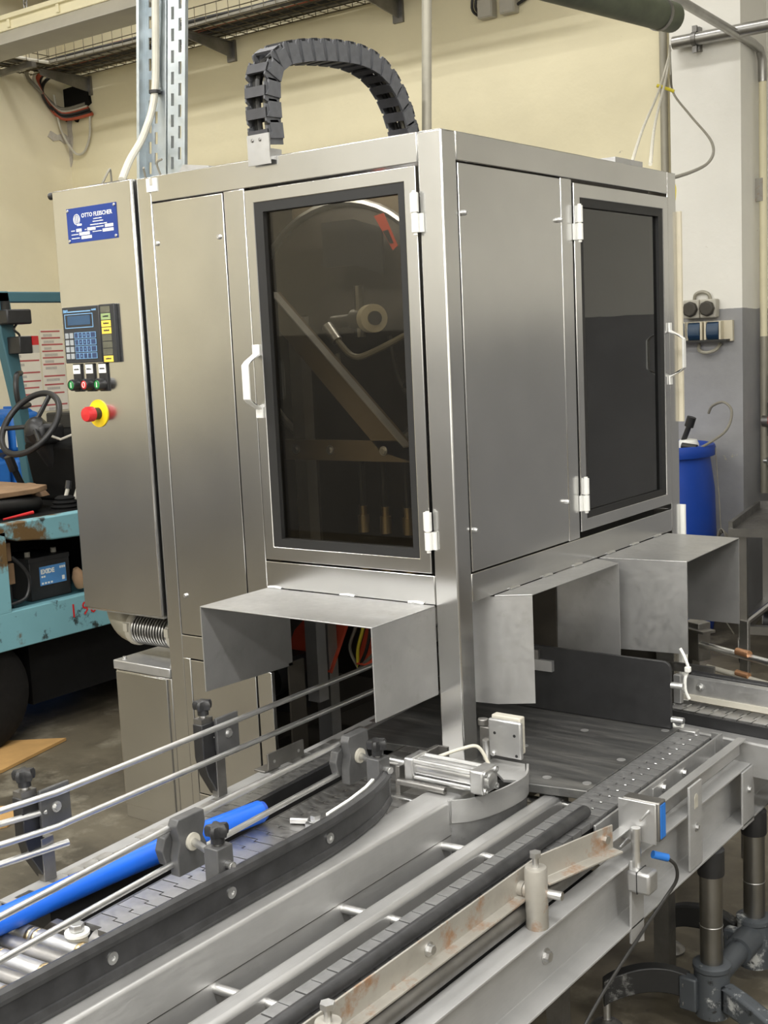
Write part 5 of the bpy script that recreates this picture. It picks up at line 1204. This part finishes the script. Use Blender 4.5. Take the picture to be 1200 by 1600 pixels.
boot = part('lever_boot', B().lathe([(.075, 0), (.062, .008), (.068, .016), (.052, .026), (.058, .034), (.042, .044), (.046, .052), (.03, .062)], (-2.98, 1.32, .945), 'z', 20), 'black_soft', fk)
part('brake_lever', B().tube([(-3.45, 1.52, .95), (-3.45, 1.45, 1.02), (-3.45, 1.40, 1.13)], .016, 10).cyl((-3.45, 1.41, 1.10), (-3.45, 1.385, 1.17), .022, 10), 'black', fk)
# overhead guard
part('pillar', B().prism([(1.585, 1.96), (1.655, 1.96), (1.715, 1.38), (1.745, .94), (1.690, .94), (1.655, 1.38), (1.59, 1.75)], 'x', -3.76, -3.70), 'teal_dark', fk, bev=.006)
part('roof_bar', B().box(-3.76, -3.70, .3, 2.4, 1.905, 1.958), 'teal_dark', fk, bev=.006)
part('grab_handle', B().tube(bez([(-3.66, 1.655, 1.555), (-3.62, 1.60, 1.545), (-3.60, 1.575, 1.49), (-3.60, 1.58, 1.42), (-3.62, 1.61, 1.39), (-3.66, 1.69, 1.395)], 6), .014, 10), 'black', fk)
part('pillar_gusset', B().prism([(1.73, .945), (1.83, .945), (1.76, 1.12), (1.735, 1.15)], 'x', -3.76, -3.70), 'teal_dark', fk)
wl = part('work_lamp', B().box(-3.70, -3.62, 1.575, 1.722, 1.795, 1.868), 'black', fk, 'black work lamp', bev=.008)
part('lamp_bracket', B().box(-3.70, -3.66, 1.60, 1.625, 1.86, 1.91), 'black', wl)
rl_ = part('rear_lamp', B().box(-3.70, -3.60, 1.62, 1.695, 1.65, 1.735), 'black', fk, 'black lamp with red lens', bev=.005)
part('red_lens', B().box(-3.69, -3.595, 1.695, 1.73, 1.69, 1.735), 'red', rl_); part('clear_lens', B().box(-3.69, -3.595, 1.695, 1.73, 1.652, 1.69), 'greypaint', rl_)
part('lamp_cable', B().tube(bez([(-3.66, 1.66, 1.80), (-3.65, 1.63, 1.77), (-3.65, 1.66, 1.74), (-3.66, 1.64, 1.70)], 5), .006, 7), 'black', fk)
# battery in its bay
bt = thing('battery', 'black vehicle battery with blue label in the forklift bay', 'battery', (-3.0, 1.13, .586))
XB = -2.878
part('case', B().box(XB - .24, XB, 1.02, 1.235, .586, .765), 'black', bt, bev=.004)
part('lid', B().box(XB - .242, XB + .002, 1.018, 1.237, .750, .772), 'black', bt, bev=.003)
for y in (1.06, 1.20): part('terminal', B().cyl((XB - .06, y, .772), (XB - .06, y, .793), .012, 12), 'greypaint', bt)
lb_ = part('label', B().box(XB, XB + .0012, 1.070, 1.212, .646, .728), 'batt_label', bt, 'light blue printed label')
text('lettering', 'EXIDE', .027, (XB + .0016, 1.076, .697), (0, 1, 0), (0, 0, 1), 'white', lb_, depth=.0004, bold=.0012)
for k in range(2): part('label_mark', B().box(XB + .0012, XB + .0018, 1.078 + .012 * k, 1.087 + .012 * k, .680, .688), 'white', lb_)
for k in range(3): part('label_mark', B().box(XB + .0012, XB + .0018, 1.178 + .011 * k, 1.186 + .011 * k, .708, .718), 'white', lb_)
for k in range(4): part('label_mark', B().box(XB + .0012, XB + .0018, 1.078 + .016 * k, 1.088 + .016 * k, .651, .659), 'white', lb_)
part('label_mark', B().box(XB + .0012, XB + .0018, 1.188, 1.202, .656, .674), 'white', lb_)
fu = thing('fuse_box', 'two dirty beige fuse boxes with a black cable left of the battery', 'box', (-2.87, .88, .60))
part('box', B().box(-2.92, -2.85, .86, .915, .785, .865), 'wood', fu, bev=.004); part('box', B().box(-2.92, -2.85, .868, .925, .685, .775), 'wood', fu, bev=.004)
part('cable', B().tube(bez([(-2.86, .92, .80), (-2.84, .96, .75), (-2.84, .985, .69), (-2.84, .96, .62), (-2.85, .88, .60)], 6), .009, 8), 'black', fu)
part('base', B().box(-2.92, -2.86, .87, .91, .586, .685), 'black', fu)
ft = solo('filter_can', B().lathe([(.028, 0), (.032, .01), (.032, .05), (.02, .075), (.012, .09)], (0, 0, 0), 'z', 16).xf(Matrix.Translation((-2.85, 1.275, .612)) @ Matrix.Rotation(.35, 4, 'X')), 'wood', 'small dull can-shaped filter leaning right of the battery', 'filter', (-2.85, 1.27, .60))

# ================================================================== FLOOR PIECES
cdn = solo('cardboard_sheet', B().prism([(-3.2, .62), (-2.70, 1.0), (-2.60, .60), (-2.60, .40), (-3.05, .2)], 'z', .002, .014), 'carton', 'flattened brown cardboard sheet under the forklift wheel', 'cardboard', (-2.8, .6, 0))
solo('cardboard_sheet', B().prism([(-2.6, .05), (-2.17, .44), (-2.10, .25), (-2.3, -.2)], 'z', .001, .012), 'carton', 'flattened cardboard sheet at the left picture edge behind the rods', 'cardboard', (-2.3, .15, 0))
